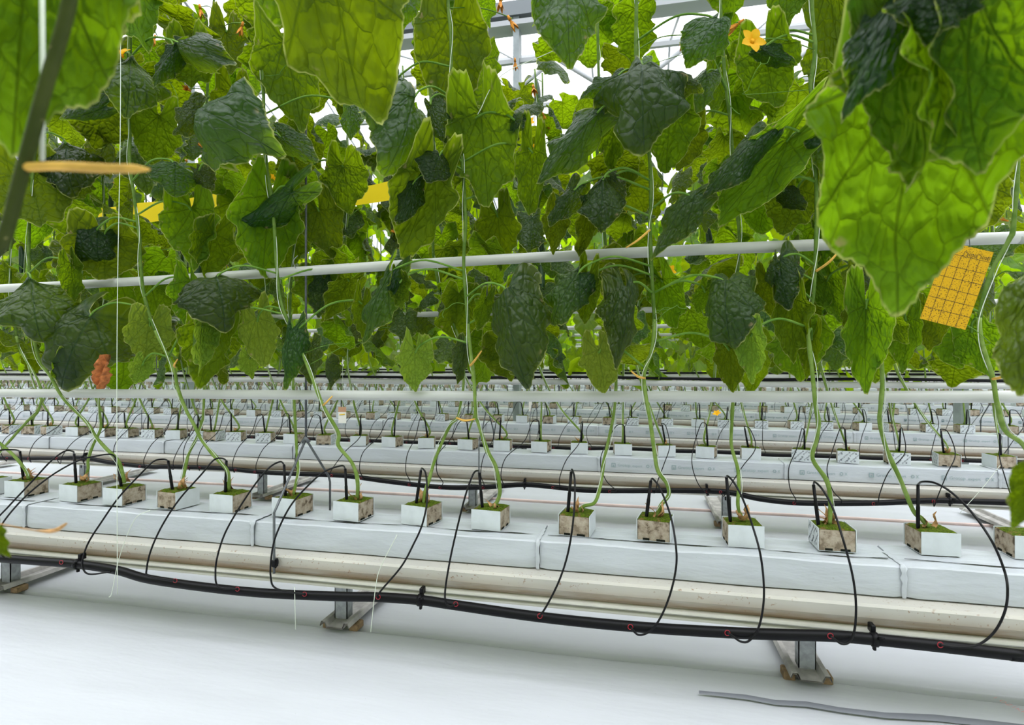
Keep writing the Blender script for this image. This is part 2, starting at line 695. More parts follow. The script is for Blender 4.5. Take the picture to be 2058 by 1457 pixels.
def merge_leaves(name, items, mat):
    """one foliage mesh from (variant, matrix) pairs"""
    V, Fa, FL, ED = [], [], [], []
    b = 0
    for g, m in items:
        a = np.array(g[0])
        mm = np.array(m)
        V.append(a @ mm[:3, :3].T + mm[:3, 3])
        Fa.extend(tuple(b + i for i in f) for f in g[1])
        FL.append(np.array([(x, y, 0.) for x, y in g[2]]))
        ED.append(np.array(g[3]))
        b += len(a)
    V = np.concatenate(V)
    me = bpy.data.meshes.new(name)
    me.from_pydata(V.tolist(), [], Fa)
    at = me.attributes.new('flat', 'FLOAT_VECTOR', 'POINT')
    at.data.foreach_set('vector', np.concatenate(FL).ravel())
    at = me.attributes.new('edge', 'FLOAT', 'POINT')
    at.data.foreach_set('value', np.concatenate(ED))
    me.polygons.foreach_set('use_smooth', [True] * len(Fa))
    me.materials.append(M[mat])
    me.update()
    return me


# ------------------------------------------------------------------ setting
XL, XR, YB, YF = -26., 26., -4., 24.


def build_floor():
    mb = MB()
    ys = [YB, -1, 0, .6, 1., 1.2, 1.35, 1.5, 1.6]
    y = 1.66
    while y < 2.1:
        ys.append(y)
        y += .005 if 1.79 < y < 1.90 else .014
    while y < 5.5:
        ys.append(y)
        y += .05
    ys += [6, 8, 11, 15, YF]
    xs = [XL, -14, -9, -6] + [-4.6 + .09 * i for i in range(82)] + [4, 6, 9, 14, XR]
    for y in ys:
        for x in xs:
            w1 = .018 * noise.noise(Vector((x * 1.1, 0, 3)))
            z = 0
            for yr, dep in ((1.852, .035), (1.852 + ROW, .06), (1.852 + 2 * ROW, .06)):
                d = (y - yr - w1) / (.011 if yr < 2 else .024)
                z -= dep * math.exp(-d * d) * (.75 + .5 * noise.noise(Vector((x * 2.3, yr, 9))))
            z += .006 * noise.noise(Vector((x * .5, y * 15, 7))) * min(1, max(0, (y - 2) * 2)) + .004 * noise.noise(Vector((x * 1.7, y * 5, 0))) + .003 * noise.noise(Vector((x * 5, y * 9, 4)))
            mb.v.append((x, y, z))
    n = len(xs)
    for j in range(len(ys) - 1):
        for i in range(n - 1):
            mb.face((j * n + i, j * n + i + 1, (j + 1) * n + i + 1, (j + 1) * n + i))
    tag(mb.build('floor', 'floor'), 'white plastic film covering the greenhouse floor', None, None, 'structure')


build_floor()

# grey fold in the film along the path, red print, pink line
fold = []
for u, v, w in ((1405, 1397, .004), (1500, 1407, .012), (1560, 1418, .012), (1620, 1421, .014), (1690, 1433, .012), (1780, 1444, .014), (1880, 1449, .018), (1990, 1461, .018), (2100, 1474, .018)):
    p = floor_pt(u, v)
    fold.append((p, w))
mb = MB()
for p, w in fold:
    mb.v += [(p.x, p.y - w / 2, .005), (p.x, p.y + w / 2, .012), (p.x, p.y + w / 2 + .004, .004)]
for i in range(len(fold) - 1):
    for k in range(2):
        mb.face((3 * i + k, 3 * i + 3 + k, 3 * i + 4 + k, 3 * i + 1 + k))
o = mb.build('floor_film_fold', 'flaptape')
tag(o, 'grey fold where the white floor film overlaps, in front of the galvanised stand', 'film fold')

vs, fs = text_geo('1 OZ1KKA', .020)
p0 = floor_pt(1993, 1409)
p1 = floor_pt(2064, 1445)
d = (p1 - p0)
a = math.atan2(d.y, d.x)
mb = MB()
mb.add([(p0.x + x * math.cos(a) - y * math.sin(a), p0.y + x * math.sin(a) + y * math.cos(a), .011) for x, y, z in vs], fs, False)
tag(mb.build('floor_print', 'redprint'), 'small faded red lettering printed on the floor film', 'print')

for k in (1, 2):
    mb = MB()
    yy = 3.77 + (k - 1) * ROW
    pts = [(-9 + .3 * i, yy + .006 * noise.noise(Vector((i * .7, k, 0))), .006) for i in range(50)]
    mb.tube(pts, .011, 6, True, .6)
    tag(mb.build('ground_cord', 'pink'), f'thin pale pink line on the floor film under the {ROWN[k+1]} gutter', 'cord')

# columns and roof
for i, x in enumerate((-8.77, -4.97, -1.18, 2.62, 6.4)):
    mb = MB()
    mb.box((x - .03, 5.44, 0), (x + .03, 5.56, 4.3))
    mb.box((x - .07, 5.40, 0), (x + .07, 5.60, .012))
    tag(mb.build(f'column_{i+1}', 'column'), None, None, None, 'structure')
for i, y in enumerate((-2.5, 5.5, 13.5, 21.5)):
    mb = MB()
    mb.box((XL, y - .09, 4.30), (XR, y + .09, 4.44))
    if y == 5.5:
        mb.cur = 1
        mb.box((XL, y - .10, 4.20), (XR, y + .10, 4.25))
    tag(mb.build(f'trim_{i+1}', ['beamdark', 'beam']), 'roof gutter', None, None, 'structure')
n = 5
for y in (5.5,):
    mb = MB()
    mb.box((XL, y - .02, 3.87), (XR, y + .02, 3.91))
    mb.box((XL, y - .02, 3.42), (XR, y + .02, 3.45))
    x = XL
    k = 0
    while x < XR:
        a, b = (3.43, 3.88) if k % 2 else (3.88, 3.43)
        mb.tube([(x, y, a), (x + .63, y, b)], .022, 6)
        x += .63
        k += 1
    tag(mb.build(f'trim_{n}', 'beam'), 'lattice roof girder', None, None, 'structure')
    n += 1
mb = MB()
gl = MB()
for i, y in enumerate((-2.5, 5.5, 13.5)):
    z0, z1 = 4.44, 6.05
    gl.add([(XL, y, z0), (XR, y, z0), (XR, y + 4, z1), (XL, y + 4, z1), (XL, y + 8, z0), (XR, y + 8, z0)], [(0, 1, 2, 3), (3, 2, 5, 4)], False)
    mb.box((XL, y + 3.96, z1 - .02), (XR, y + 4.04, z1 + .06))
    x = XL
    while x < XR:
        mb.tube([(x, y, z0 + .01), (x, y + 4, z1 + .01)], .018, 4)
        mb.tube([(x, y + 4, z1 + .01), (x, y + 8, z0 + .01)], .018, 4)
        x += 1.26
tag(gl.build('ceiling', 'glass'), 'whitewashed greenhouse glass', None, None, 'structure')
tag(mb.build(f'trim_{n}', 'beam'), 'roof glazing bars', None, None, 'structure')

# ------------------------------------------------------------------ growing rows


def span(y, m=.35):
    return xat(-10, y) - m, xat(2068, y) + m


def prof_extrude(name, prof, x0, x1, mat, parent, close=False):
    mb = MB()
    n = len(prof)
    for x in (x0, x1):
        mb.v += [(x, y, z) for y, z in prof]
    for i in range(n if close else n - 1):
        j = (i + 1) % n
        mb.f.append((i, n + i, n + j, j))
        mb.mi.append(0)
        mb.sm.append(False)
    if close:
        mb.face(tuple(range(n)))
        mb.face(tuple(range(2 * n - 1, n - 1, -1)))
    return mb.build(name, mat, parent)


def gutter(k):
    yf = Y1 + (k - 1) * ROW
    x0, x1 = span(yf, 2.2)
    g = empty('growing_gutter', (0, 0, 0), f'long cream growing gutter with brown grime carrying the {ROWN[k]} row of white slabs', 'gutter', 'growing gutters')
    w = .20
    pr = [(yf + .02, .300), (yf - .046, .298), (yf - .052, .291), (yf - .050, .262), (yf - .043, .245), (yf - .030, .232)]
    pr = pr + [(2 * yf + w - y, z) for y, z in pr[::-1]]
    prof_extrude('trough', pr, x0, x1, 'gutter', g, True)
    lo = [(yf - .030, .2315), (yf - .043, .228), (yf - .045, .222), (yf - .043, .2185), (yf - .030, .2165)]
    prof_extrude('lip', lo, x0, x1, 'lip', g, True)
    bt = [(yf - .028, .2165), (yf - .040, .208), (yf - .040, .203), (yf - .02, .198), (yf + .22, .198), (yf + .24, .208), (yf + .23, .2315), (yf - .028, .2315)]
    prof_extrude('underside', bt, x0, x1, 'lip', g, True)
    return g


def stand(k, x, i):
    yf = Y1 + (k - 1) * ROW
    t = empty('gutter_stand', (x, yf + .11, 0), f'galvanised stand on a foot rail under the {ROWN[k]} gutter, {ordn(i)} one from the left', 'stand', 'gutter stands')
    mb = MB()
    hw, yy0, yy1 = .024, -.010, .030
    mb.box((-hw, yy0, .035), (hw, yy0 + .003, .20))
    mb.box((-hw, yy0, .035), (-hw + .003, yy1, .20))
    mb.box((hw - .003, yy0, .035), (hw, yy1, .20))
    mb.build('post', 'galv', t)
    mb = MB()
    mb.box((-.010, yy0 - .0012, .150), (-.002, yy0 - .0002, .172))
    mb.build('slot', 'slot', t)
    mb = MB()
    prof = [(-.056, .030), (-.050, .045), (-.036, .045), (-.028, .028), (.028, .028), (.036, .045), (.050, .045), (.056, .030), (.053, .028), (.049, .041), (.038, .041), (.031, .024), (-.031, .024), (-.038, .041), (-.049, .041), (-.053, .028)]
    n = len(prof)
    for y in (-.055, .62):
        mb.v += [(px, y, pz - .004) for px, pz in prof]
    for a in range(n):
        b = (a + 1) % n
        mb.f.append((a, b, n + b, n + a)); mb.mi.append(0); mb.sm.append(False)
    mb.build('foot_rail', 'rail', t)
    for sx, dx in ((-1, -.050), (1, .052)):
        b = MB()
        b.box((dx - .016, -.02, -.002), (dx + .016, .03, .022), .003)
        b.build('packing_block', 'wood', t)
    return t


def make_slab_mesh(seed, L=.994):
    r = random.Random(seed)
    mb = MB()
    nx = 40
    w = .20
    prof = []          # (y, z, side) around the section
    h = SLAB_Z1 - SLAB_Z0
    sec = [(.0, .002), (-.002, .02), (-.002, .04), (-.001, .06), (.0, h - .004), (.004, h), (.02, h + .0005), (.04, h + .001), (.075, h), (.11, h), (.15, h), (w - .01, h), (w, h - .008), (w, .02), (w - .002, .004)]
    for i in range(nx + 1):
        x = -L / 2 + L * i / nx
        e = min(i, nx - i)
        pinch = {0: .95, 1: .99}.get(e, 1)
        for (y, z) in sec:
            dz = .004 * noise.noise(Vector((x * 4, y * 9, seed))) + .0018 * noise.noise(Vector((x * 21, y * 30, seed + 5)))
            dy = .0035 * noise.noise(Vector((x * 5, z * 20, seed + 9))) if y < .02 else 0
            mb.v.append((x, .1 + (y - .1) * (pinch if e == 0 else 1) + dy, .04 + (z - .04) * pinch + (dz if z > .05 else 0)))
    n = len(sec)
    for i in range(nx):
        for k in range(n):
            j = (k + 1) % n
            mb.face((i * n + k, (i + 1) * n + k, (i + 1) * n + j, i * n + j))
    mb.smooth = False
    mb.face(tuple(range(n - 1, -1, -1)))
    mb.face(tuple(nx * n + k for k in range(n)))
    me = mb.mesh('film_body', 'slab')
    me.set_sharp_from_angle(angle=R(30))
    return me


SLABM = [make_slab_mesh(s) for s in range(4)]


def seam_mesh(seed):
    r = random.Random(seed)
    mb = MB()
    n = 14
    for i in range(n + 1):
        t = i / n
        if t < .45:
            y, z = -.0045, .003 + t / .45 * .083
        else:
            y, z = -.0045 + (t - .45) / .55 * .12, .0885
        w = .006 + .012 * abs(noise.noise(Vector((i * .6, seed, 2))))
        j = .003 * noise.noise(Vector((i * .9, seed, 7)))
        mb.v += [(-w + j, y, z), (j, y - (.005 if t < .45 else 0), z + (.0045 if t >= .4 else 0)), (w * .7 + j, y, z)]
    for i in range(n):
        for k in range(2):
            mb.face((3 * i + k, 3 * i + k + 1, 3 * i + 4 + k, 3 * i + 3 + k))
    return mb.mesh('end_seam', 'slab')


SEAMM = [seam_mesh(s) for s in range(3)]


def slit_mesh(seed):
    mb = MB()
    n = 60
    for i in range(n + 1):
        x = -.48 + .96 * i / n
        w = .0045 * max(0.02, .6 + 1.5 * noise.noise(Vector((x * 9, seed, 1))))
        y = .052 + .006 * noise.noise(Vector((x * 6, seed, 5)))
        z = SLAB_Z1 - SLAB_Z0 + .0028 + .004 * noise.noise(Vector((x * 4, y * 9, seed)))
        mb.v += [(x, y - w, z), (x, y + w, z)]
    for i in range(n):
        mb.face((2 * i, 2 * i + 2, 2 * i + 3, 2 * i + 1))
    return mb.mesh('slit', 'slot')


SLITM = [slit_mesh(s) for s in range(4)]


def print_mesh(mat):
    mb = MB()
    mb.smooth = False
    a = text_geo('Grotop', .024)
    b = text_geo('expert', .021)
    y = -.0055
    for c in (0.,):
        # square emblem
        s, q = .012, .008
        for lo, hi in (((-s, -s), (s, -q)), ((-s, q), (s, s)), ((-s, -q), (-q, q)), ((q, -q), (s, q)), ((-.003, -.008), (.003, .001))):
            mb.add([(c + lo[0], y, .043 + lo[1]), (c + hi[0], y, .043 + lo[1]), (c + hi[0], y, .043 + hi[1]), (c + lo[0], y, .043 + hi[1])], [(0, 1, 2, 3)])
        mb.add([(c + .022 + px, y, .036 + py) for px, py, pz in a[0]], a[1])
        mb.add([(c + .106 + px, y, .036 + py) for px, py, pz in b[0]], b[1])
        n = 14
        for rad in (.009,):
            cc = c + .192
            mb.add([(cc + rad * math.cos(6.283 * i / n), y, .043 + rad * math.sin(6.283 * i / n)) for i in range(n)] + [(cc + rad * .6 * math.cos(6.283 * i / n), y, .043 + rad * .6 * math.sin(6.283 * i / n)) for i in range(n)], [(i, (i + 1) % n, n + (i + 1) % n, n + i) for i in range(n)])
        for sg in (-1, 1):
            cc = c + .214
            mb.add([(cc - .006, y, .043 - sg * .007), (cc - .004, y, .043 - sg * .008), (cc + .006, y, .043 + sg * .007), (cc + .004, y, .043 + sg * .008)], [(0, 1, 2, 3)])
    return mb.mesh('lettering', mat)


PRINTM = print_mesh('print')
PRINTF = print_mesh('printfaint')


def cube_meshes():
    wool = MB()
    wool.box((-.049, -.049, 0), (.049, .049, .063), .003)
    wool.cur = 1
    for sx in (-1, 1):
        for dy, w in ((-.022, .013), (.022, .010)):
            x = sx * .0497
            wool.box((min(x, x - sx * .01), dy - w, 0), (max(x, x - sx * .01), dy + w, .0085))
    wool = wool.mesh('rockwool', ['wool', 'slot'])
    wr = MB()
    for sy in (-1, 1):
        y0, y1 = sorted((sy * .0488, sy * .0506))
        wr.box((-.0505, y0, .001), (.0505, y1, .0655))
    wr.box((-.0505, -.0488, .0005), (.0505, .0488, .0015))
    wrap = wr.mesh('wrapper', 'wrap')
    ms = []
    for s in range(3):
        mb = MB()
        n = 12
        for j in range(n + 1):
            for i in range(n + 1):
                x, y = -.0485 + .097 * i / n, -.0485 + .097 * j / n
                e = min(i, j, n - i, n - j)
                z = .0625 + (0 if e == 0 else .0035 + .004 * noise.noise(Vector((x * 60, y * 60, s))))
                mb.v.append((x, y, z))
        for j in range(n):
            for i in range(n):
                mb.face((j * (n + 1) + i, j * (n + 1) + i + 1, (j + 1) * (n + 1) + i + 1, (j + 1) * (n + 1) + i))
        ms.append(mb.mesh('moss_top', 'moss'))
    pr = MB()
    pr.smooth = False
    tx = text_geo('grodan', .0115)
    a = R(42)
    for sy in (-1, 1):
        for (cx, cz) in ((-.044, .006), (-.020, .030), (.012, .008), (-.047, .040), (.008, .038), (.034, .030), (-.014, .004)):
            pts = []
            for px, py, pz in tx[0]:
                X, Z = cx + px * math.cos(a) - py * math.sin(a), cz + px * math.sin(a) + py * math.cos(a)
                X, Z = max(-.049, min(.049, X)), max(.002, min(.0645, Z))
                pts.append((X * -sy, sy * .0509, Z))
            pr.add(pts, tx[1])
        for (cx, cz) in ((-.033, .016), (-.030, .050), (.002, .028), (.030, .014), (.036, .053), (.006, .058), (-.006, .014)):
            n = 8
            r0 = .0042
            pr.add([((cx + r0 * math.cos(6.283 * i / n)) * -sy, sy * .0509, cz + r0 * math.sin(6.283 * i / n)) for i in range(n)] + [((cx + r0 * .45 * math.cos(6.283 * i / n)) * -sy, sy * .0509, cz + r0 * .45 * math.sin(6.283 * i / n)) for i in range(n)], [(i, (i + 1) % n, n + (i + 1) % n, n + i) for i in range(n)])
    return wool, wrap, ms, pr.mesh('print', 'printblack')


CW, CWR, CMS, CPR = cube_meshes()
CUBE_PROTO = {}


def cube(x, y, z, rot, printed, label, group, seed):
    o = empty('rockwool_cube', (x, y, z), label, 'rockwool cube', group)
    o.rotation_euler = (0, 0, rot)
    link('rockwool', CW, o)
    w = link('wrapper', CWR, o)
    if printed:
        link('lettering', CPR, w)
    link('moss_top', CMS[seed % 3], o)
    return o


def sheath(parent, base, seed, sc=1.):
    """dry brown leaf scraps at the foot of a stem"""
    r = random.Random(seed)
    for q in range(4):
        mb = MB()
        a = r.uniform(0, 6.28)
        h = r.uniform(.018, .04) * sc
        w = r.uniform(.006, .011) * sc
        d = Vector((math.cos(a), math.sin(a), 0))
        s = Vector((-d.y, d.x, 0))
        n = 5
        for i in range(n + 1):
            t = i / n
            c = base + d * (.008 + .012 * t * t + .006 * math.sin(t * 5 + a)) * sc + Vector((0, 0, h * t - .004))
            ww = w * (1 - t) ** .6 * (1 + .4 * math.sin(i * 2.1 + a))
            mb.v += [c - s * ww, c + d * .003, c + s * ww]
        for i in range(n):
            for k in range(2):
                mb.face((3 * i + k, 3 * i + k + 1, 3 * i + 4 + k, 3 * i + 3 + k))
        mb.build('dry_sheath', 'drysheath', parent)


SLABTOP = SLAB_Z1 + .002
CUBE_Y = .112


def fit_cube(ul, um, ur, y):
    """centre x and turn of a cube from its three upright edges in the view"""
    best = None
    hs = .05

    def U(px, py):
        Z = -sT * px + cT * py
        X = cT * px + sT * py
        return CU + F * X / Z
    x0 = xat((ul + ur) / 2, y)
    for i in range(-12, 13):
        x = x0 + i * .004
        for a in range(-45, 45, 3):
            ca, sa = math.cos(R(a)), math.sin(R(a))
            us = [(U(x + px * ca - py * sa, y + px * sa + py * ca), (x + px * ca - py * sa) ** 2 + (y + px * sa + py * ca) ** 2) for px, py in ((-hs, -hs), (hs, -hs), (hs, hs), (-hs, hs))]
            lo, hi = min(us)[0], max(us)[0]
            nr = min(us, key=lambda q: q[1])[0]
            e = (lo - ul) ** 2 + (hi - ur) ** 2 + .7 * (nr - um) ** 2
            if best is None or e < best[0]:
                best = (e, x, R(a))
    return best[1], best[2]


FRONT = [(-60, -25, 12, 'R', 0), (10, 48, 99, 'L', 0), (118, 154, 208, 'L', 0), (207, 245, 295, 'L', 0), (316, 353, 401, 'R', 0), (422, 467, 507, 'L', 0), (548, 594, 630, 'L', 0), (671, 719, 752, 'L', 0), (809, 857, 888, 'L', 0), (950, 1004, 1024, 'L', 0), (1123, 1186, 1197, 'R', 0), (1282, 1345, 1353, 'R', 0), (1449, 1463, 1535, 'R', 0), (1624, 1645, 1719, 'L', 1), (1818, 1852, 1932, 'R', 0), (2008, 2051, 2110, 'R', 0)]
yc = Y1 + CUBE_Y
CUBES1 = []
CDY = {1: .02, 2: .01, 13: .02, 14: .045, 15: .06}
for i, (ul, um, ur, wside, pr) in enumerate(FRONT):
    yc = Y1 + CUBE_Y + CDY.get(i, 0)
    x, a = fit_cube(ul, um, ur, yc)
    # the wrapped faces are local +-y; turn so that the wanted visible face is the wrapped one
    # the left visible face is local -y when a<0 side view ... decide by testing
    rot = a

    def left_normal_is_y(rot):
        # which local face shows left of the near edge
        ca, sa = math.cos(rot), math.sin(rot)
        cands = []
        for nx, ny, isy in ((1, 0, 0), (-1, 0, 0), (0, 1, 1), (0, -1, 1)):
            wx, wy = nx * ca - ny * sa, nx * sa + ny * ca
            fx, fy = x + wx * .05, yc + wy * .05
            if wx * -fx + wy * -fy > .001:
                Z = -sT * fx + cT * fy
                cands.append((CU + F * (cT * fx + sT * fy) / Z, isy, wx * -fx + wy * -fy))
        cands.sort()
        return cands
    cd = left_normal_is_y(rot)
    left_isy = cd[0][1]
    if len(cd) == 1:
        left_isy = cd[0][1]
    if (wside == 'L') != bool(left_isy):
        rot += math.pi / 2
    side = {'L': 'white wrapper facing left and bare wool on its right', 'R': 'bare wool facing left and white wrapper on its right'}[wside]
    cube(x, yc, SLABTOP, rot, pr, f'mossy rockwool cube, {ordn(i+1)} from the left on the front slab row', 'rockwool cubes on the front slabs', i)
    CUBES1.append(Vector((x, yc, SLABTOP + .066)))

ROW2U = [26, 66, 103, 156, 213, 257, 307, 355, 405, 430, 475, 534, 592, 655, 723, 789, 858, 941, 1011, 1088, 1164, 1251, 1335, 1420, 1508, 1612, 1703, 1802, 1902, 2008]
CUBES = {1: CUBES1}
rr = random.Random(5)
FARCUBE = []
for k in range(2, 10):
    yf = Y1 + (k - 1) * ROW
    yc = yf + CUBE_Y
    if k == 2:
        xs = [xat(u, yc) for u in ROW2U]
    else:
        x0, x1 = span(yc, .15)
        xs = []
        x = math.floor(x0 / .25) * .25 + (.07 * k) % .25
        while x < x1:
            xs.append(x + rr.uniform(-.03, .03))
            x += .25
    CUBES[k] = []
    for i, x in enumerate(xs):
        rot = rr.choice((0, 0, math.pi / 2)) + rr.uniform(-.3, .3)
        prt = rr.random() < (.75 if (k > 2 or i < 14 or i > 23) else .05)
        if k <= 6:
            cube(x, yc, SLABTOP, rot, prt, f'mossy rockwool cube on the {ROWN[k]} slab row, {ordn(i+1)} from the left', f'rockwool cubes on the {ROWN[k]} slab row', i + k)
        else:
            FARCUBE.append((x, yc, SLABTOP, rot))
        CUBES[k].append(Vector((x, yc, SLABTOP + .066)))
mb = MB()
for (x, y, z, rot) in FARCUBE:
    m = Matrix.Translation((x, y, z)) @ Matrix.Rotation(rot, 4, 'Z')
    mb.cur = 0
    mb.box((-.05, -.05, 0), (.05, .05, .064), 0, m)
tag(mb.build('rockwool_cubes', 'wool'), 'many tiny rockwool cubes on the most distant slab rows', 'rockwool cube', None, 'stuff')

SEAM_U = [51, 483, 1075, 1818]
for k in range(1, 10):
    yf = Y1 + (k - 1) * ROW
    gutter(k)
    x0, x1 = span(yf, 1.2)
    ph = xat(1818, Y1) if k == 1 else xat({2: 1205, 3: 1201}.get(k, 1000 + 37 * k), yf)
    i0 = math.floor((x0 - ph))
    n = 0
    for j in range(i0, int(x1 - ph) + 1):
        cx = ph + j + .5
        n += 1
        s = empty('substrate_slab', (cx, yf, SLAB_Z0), f'white film-wrapped substrate slab, {ordn(n)} from the left on the {ROWN[k]} gutter', 'slab', f'substrate slabs on the {ROWN[k]} gutter')
        link('film_body', SLABM[(j + k) % 4], s)
        if k <= 4:
            link('end_seam', SEAMM[(j + k) % 3], s, (.4985, 0, 0))
            if k == 1:
                link('slit', SLITM[(j + k) % 4], s)
        if 2 <= k <= 6 and not (k == 2 and j < 0):
            for px in (-.42, -.085, .25):
                link('lettering', PRINTM if k > 3 else PRINTF, s, (px, 0, 0))
    if k <= 9:
        x = -1.03 - 1.51 * 12
        n = 0
        while x < x1:
            if x > x0:
                n += 1
                stand(k, x, n)
            x += 1.51

# ------------------------------------------------------------------ hoses and drippers
HOSE1 = [(-60, 1117), (0, 1122), (80, 1128), (156, 1134), (235, 1146), (300, 1164), (420, 1181), (520, 1191), (610, 1196), (700, 1199), (760, 1200), (845, 1206), (915, 1216), (1085, 1240), (1270, 1259), (1460, 1271), (1560, 1275), (1670, 1278), (1757, 1285), (1890, 1299), (2058, 1318), (2140, 1326)]
HOSE2 = [(-60, 917), (0, 920), (102, 921), (168, 920), (219, 929), (299, 938), (343, 938), (446, 941), (515, 948), (583, 952), (690, 956), (783, 968), (886, 979), (972, 979), (1054, 974), (1126, 980), (1195, 986), (1380, 986), (1461, 989), (1530, 1003), (1615, 1011), (1753, 1011), (1873, 1006), (1958, 1008), (2058, 1011), (2140, 1014)]
HY = -.081
HOSEP = {}
for k in range(1, 8):
    yh = Y1 + (k - 1) * ROW + HY
    if k == 1:
        pts = [W(u, v, yh) for u, v in HOSE1]
    elif k == 2:
        pts = [W(u, v, yh) for u, v in HOSE2]
    else:
        x0, x1 = span(yh)
        pts = [Vector((x0 + (x1 - x0) * i / 40, yh, .205 + .022 * noise.noise(Vector((i * .45, k, 0))))) for i in range(41)]
    sp = smooth_path(extend(pts), 5)
    HOSEP[k] = sp
    h = empty('irrigation_hose', (0, 0, 0), f'thick black irrigation hose slung along the front of the {ROWN[k]} gutter', 'hose', 'irrigation hoses')
    mb = MB()
    mb.tube(sp, .0148, 12)
    mb.build('hose', 'black', h)
    us = {1: (156, 845, 1757), 2: (168, 1054, 1420, 1910)}.get(k, ())
    for u in us:
        p = min(sp, key=lambda q: abs(q.x - xat(u, yh)))
        i = sp.index(p)
        d = (sp[min(i + 1, len(sp) - 1)] - sp[max(0, i - 1)]).normalized()
        mb = MB()
        mb.tube([p - d * .007, p + d * .007], .0185, 12)
        mb.box((p.x - .006, p.y + .004, p.z + .012), (p.x + .006, p.y + .030, p.z + .034), .002)
        mb.box((p.x - .003, p.y - .004, p.z - .028), (p.x + .004, p.y + .006, p.z - .014), .001)
        mb.tube([p + Vector((.004, -.016, .010)), p + Vector((.016, -.022, .014))], .004, 6)
        mb.build('hose_clip', 'black', h)


def hose_z(k, x):
    p = min(HOSEP[k], key=lambda q: abs(q.x - x))
    return p


def dripper(k, label, group, stake, tube, ring):
    t = empty('irrigation_dripper', stake[-1], label, 'dripper', group)
    inv = -Vector(stake[-1])

    def loc(ps):
        return [Vector(p) + inv for p in ps]
    mb = MB()
    a, b = loc(stake)
    mb.tube([b, a.lerp(b, .96), a.lerp(b, .5), a.lerp(b, .49), a], [.0042, .0054, .0056, .0048, .0046] if k < 3 else [.005] * 5, 8)
    mb.build('stake', 'black', t)
    mb = MB()
    mb.tube(smooth_path(loc(tube), 7), .0030 if k == 1 else .0026, 7)
    mb.build('feed_tube', 'black_tube', t)
    if ring is not None:
        mb = MB()
        c = ring + inv
        mb.torus(c, (0.15, -1, .1), .0068, .0011)
        mb.build('connector_ring', 'red', t)
    return t


# px paths: stake top, stake foot, feed tube points, ring
D1 = [
    ((40, 907), (48, 968), [(30, 904), (0, 905), (-30, 915), (-70, 960), (-100, 1030), (-110, 1100)], None),
    ((149, 912), (153, 972), [(146, 907), (130, 907), (103, 926), (62, 970), (17, 1018), (-10, 1050), (-14, 1090), (8, 1120)], None),
    ((237, 935), (244, 979), [(226, 914), (190, 917), (154, 927), (103, 956), (52, 997), (12, 1042), (0, 1066), (0, 1096), (22, 1121)], (123, 1130)),
    ((338, 926), (347, 987), [(329, 923), (309, 927), (285, 950), (240, 998), (206, 1046), (178, 1090), (166, 1125), (168, 1145), (182, 1154), (222, 1149)], None),
    ((455, 926), (453, 991), [(446, 921), (429, 925), (405, 953), (360, 1004), (326, 1056), (304, 1104), (295, 1142), (300, 1158), (352, 1167)], (352, 1167)),
    ((571, 934), (574, 1001), [(563, 928), (542, 939), (515, 970), (480, 1022), (453, 1070), (438, 1114), (433, 1149), (439, 1179), (477, 1184)], (477, 1184)),
    ((694, 942), (697, 1012), [(686, 936), (652, 948), (618, 977), (583, 1018), (556, 1073), (546, 1114), (544, 1159), (556, 1183), (612, 1194)], (612, 1194)),
    ((846, 945), (836, 1015), [(848, 941), (855, 950), (858, 974), (858, 1011), (848, 1056), (831, 1094), (807, 1138), (769, 1183), (757, 1199)], (760, 1200)),
    ((963, 950), (970, 1026), [(960, 946), (951, 953), (936, 994), (920, 1056), (906, 1118), (896, 1176), (895, 1206), (903, 1218), (915, 1215)], (916, 1214)),
    ((1148, 948), (1141, 1033), [(1150, 944), (1155, 963), (1155, 1008), (1150, 1063), (1140, 1118), (1123, 1169), (1099, 1217), (1085, 1238)], (1085, 1238)),
    ((1308, 966), (1299, 1041), [(1313, 963), (1329, 987), (1349, 1042), (1359, 1104), (1358, 1145), (1347, 1193), (1329, 1238), (1308, 1267), (1284, 1276), (1268, 1262)], (1267, 1260)),
    ((1460, 959), (1468, 1048), [(1463, 957), (1475, 970), (1492, 1001), (1512, 1056), (1528, 1114), (1535, 1176), (1533, 1224), (1523, 1265), (1505, 1288), (1488, 1289), (1471, 1277), (1462, 1272)], (1462, 1272)),
    ((1635, 974), (1645, 1057), [(1638, 969), (1653, 984), (1674, 1022), (1696, 1090), (1713, 1155), (1720, 1210), (1718, 1262), (1708, 1289), (1692, 1294), (1677, 1284), (1669, 1279)], (1669, 1278)),
    ((1845, 974), (1845, 1062), [(1854, 968), (1880, 971), (1914, 991), (1955, 1032), (1993, 1087), (2017, 1142), (2025, 1183), (2020, 1227), (1999, 1269), (1965, 1296), (1924, 1300), (1890, 1296)], (1890, 1296)),
]
for i, (tp, ft, tb, rg) in enumerate(D1):
    yc = Y1 + CUBE_Y + CDY.get(i + 1, 0)
    st = [W(*tp, yc - .015), W(*ft, yc - .015)]
    n = len(tb)
    pts = [st[0]]
    for j, (u, v) in enumerate(tb):
        f = (j + 1) / n
        y = yc - .02 - (yc - .02 - 1.630) * min(1, f * 1.75) ** .8
        if v > 1060 and y > 1.655:
            y = 1.655
        if f > .8:
            y = min(y, 1.638)
        pts.append(W(u, v, y))
    ring = W(*rg, 1.638) if rg else None
    dripper(1, f'black drip stake with looping feed tube, {ordn(i+1)} from the left on the front row', 'drippers on the front row', st, pts, ring)

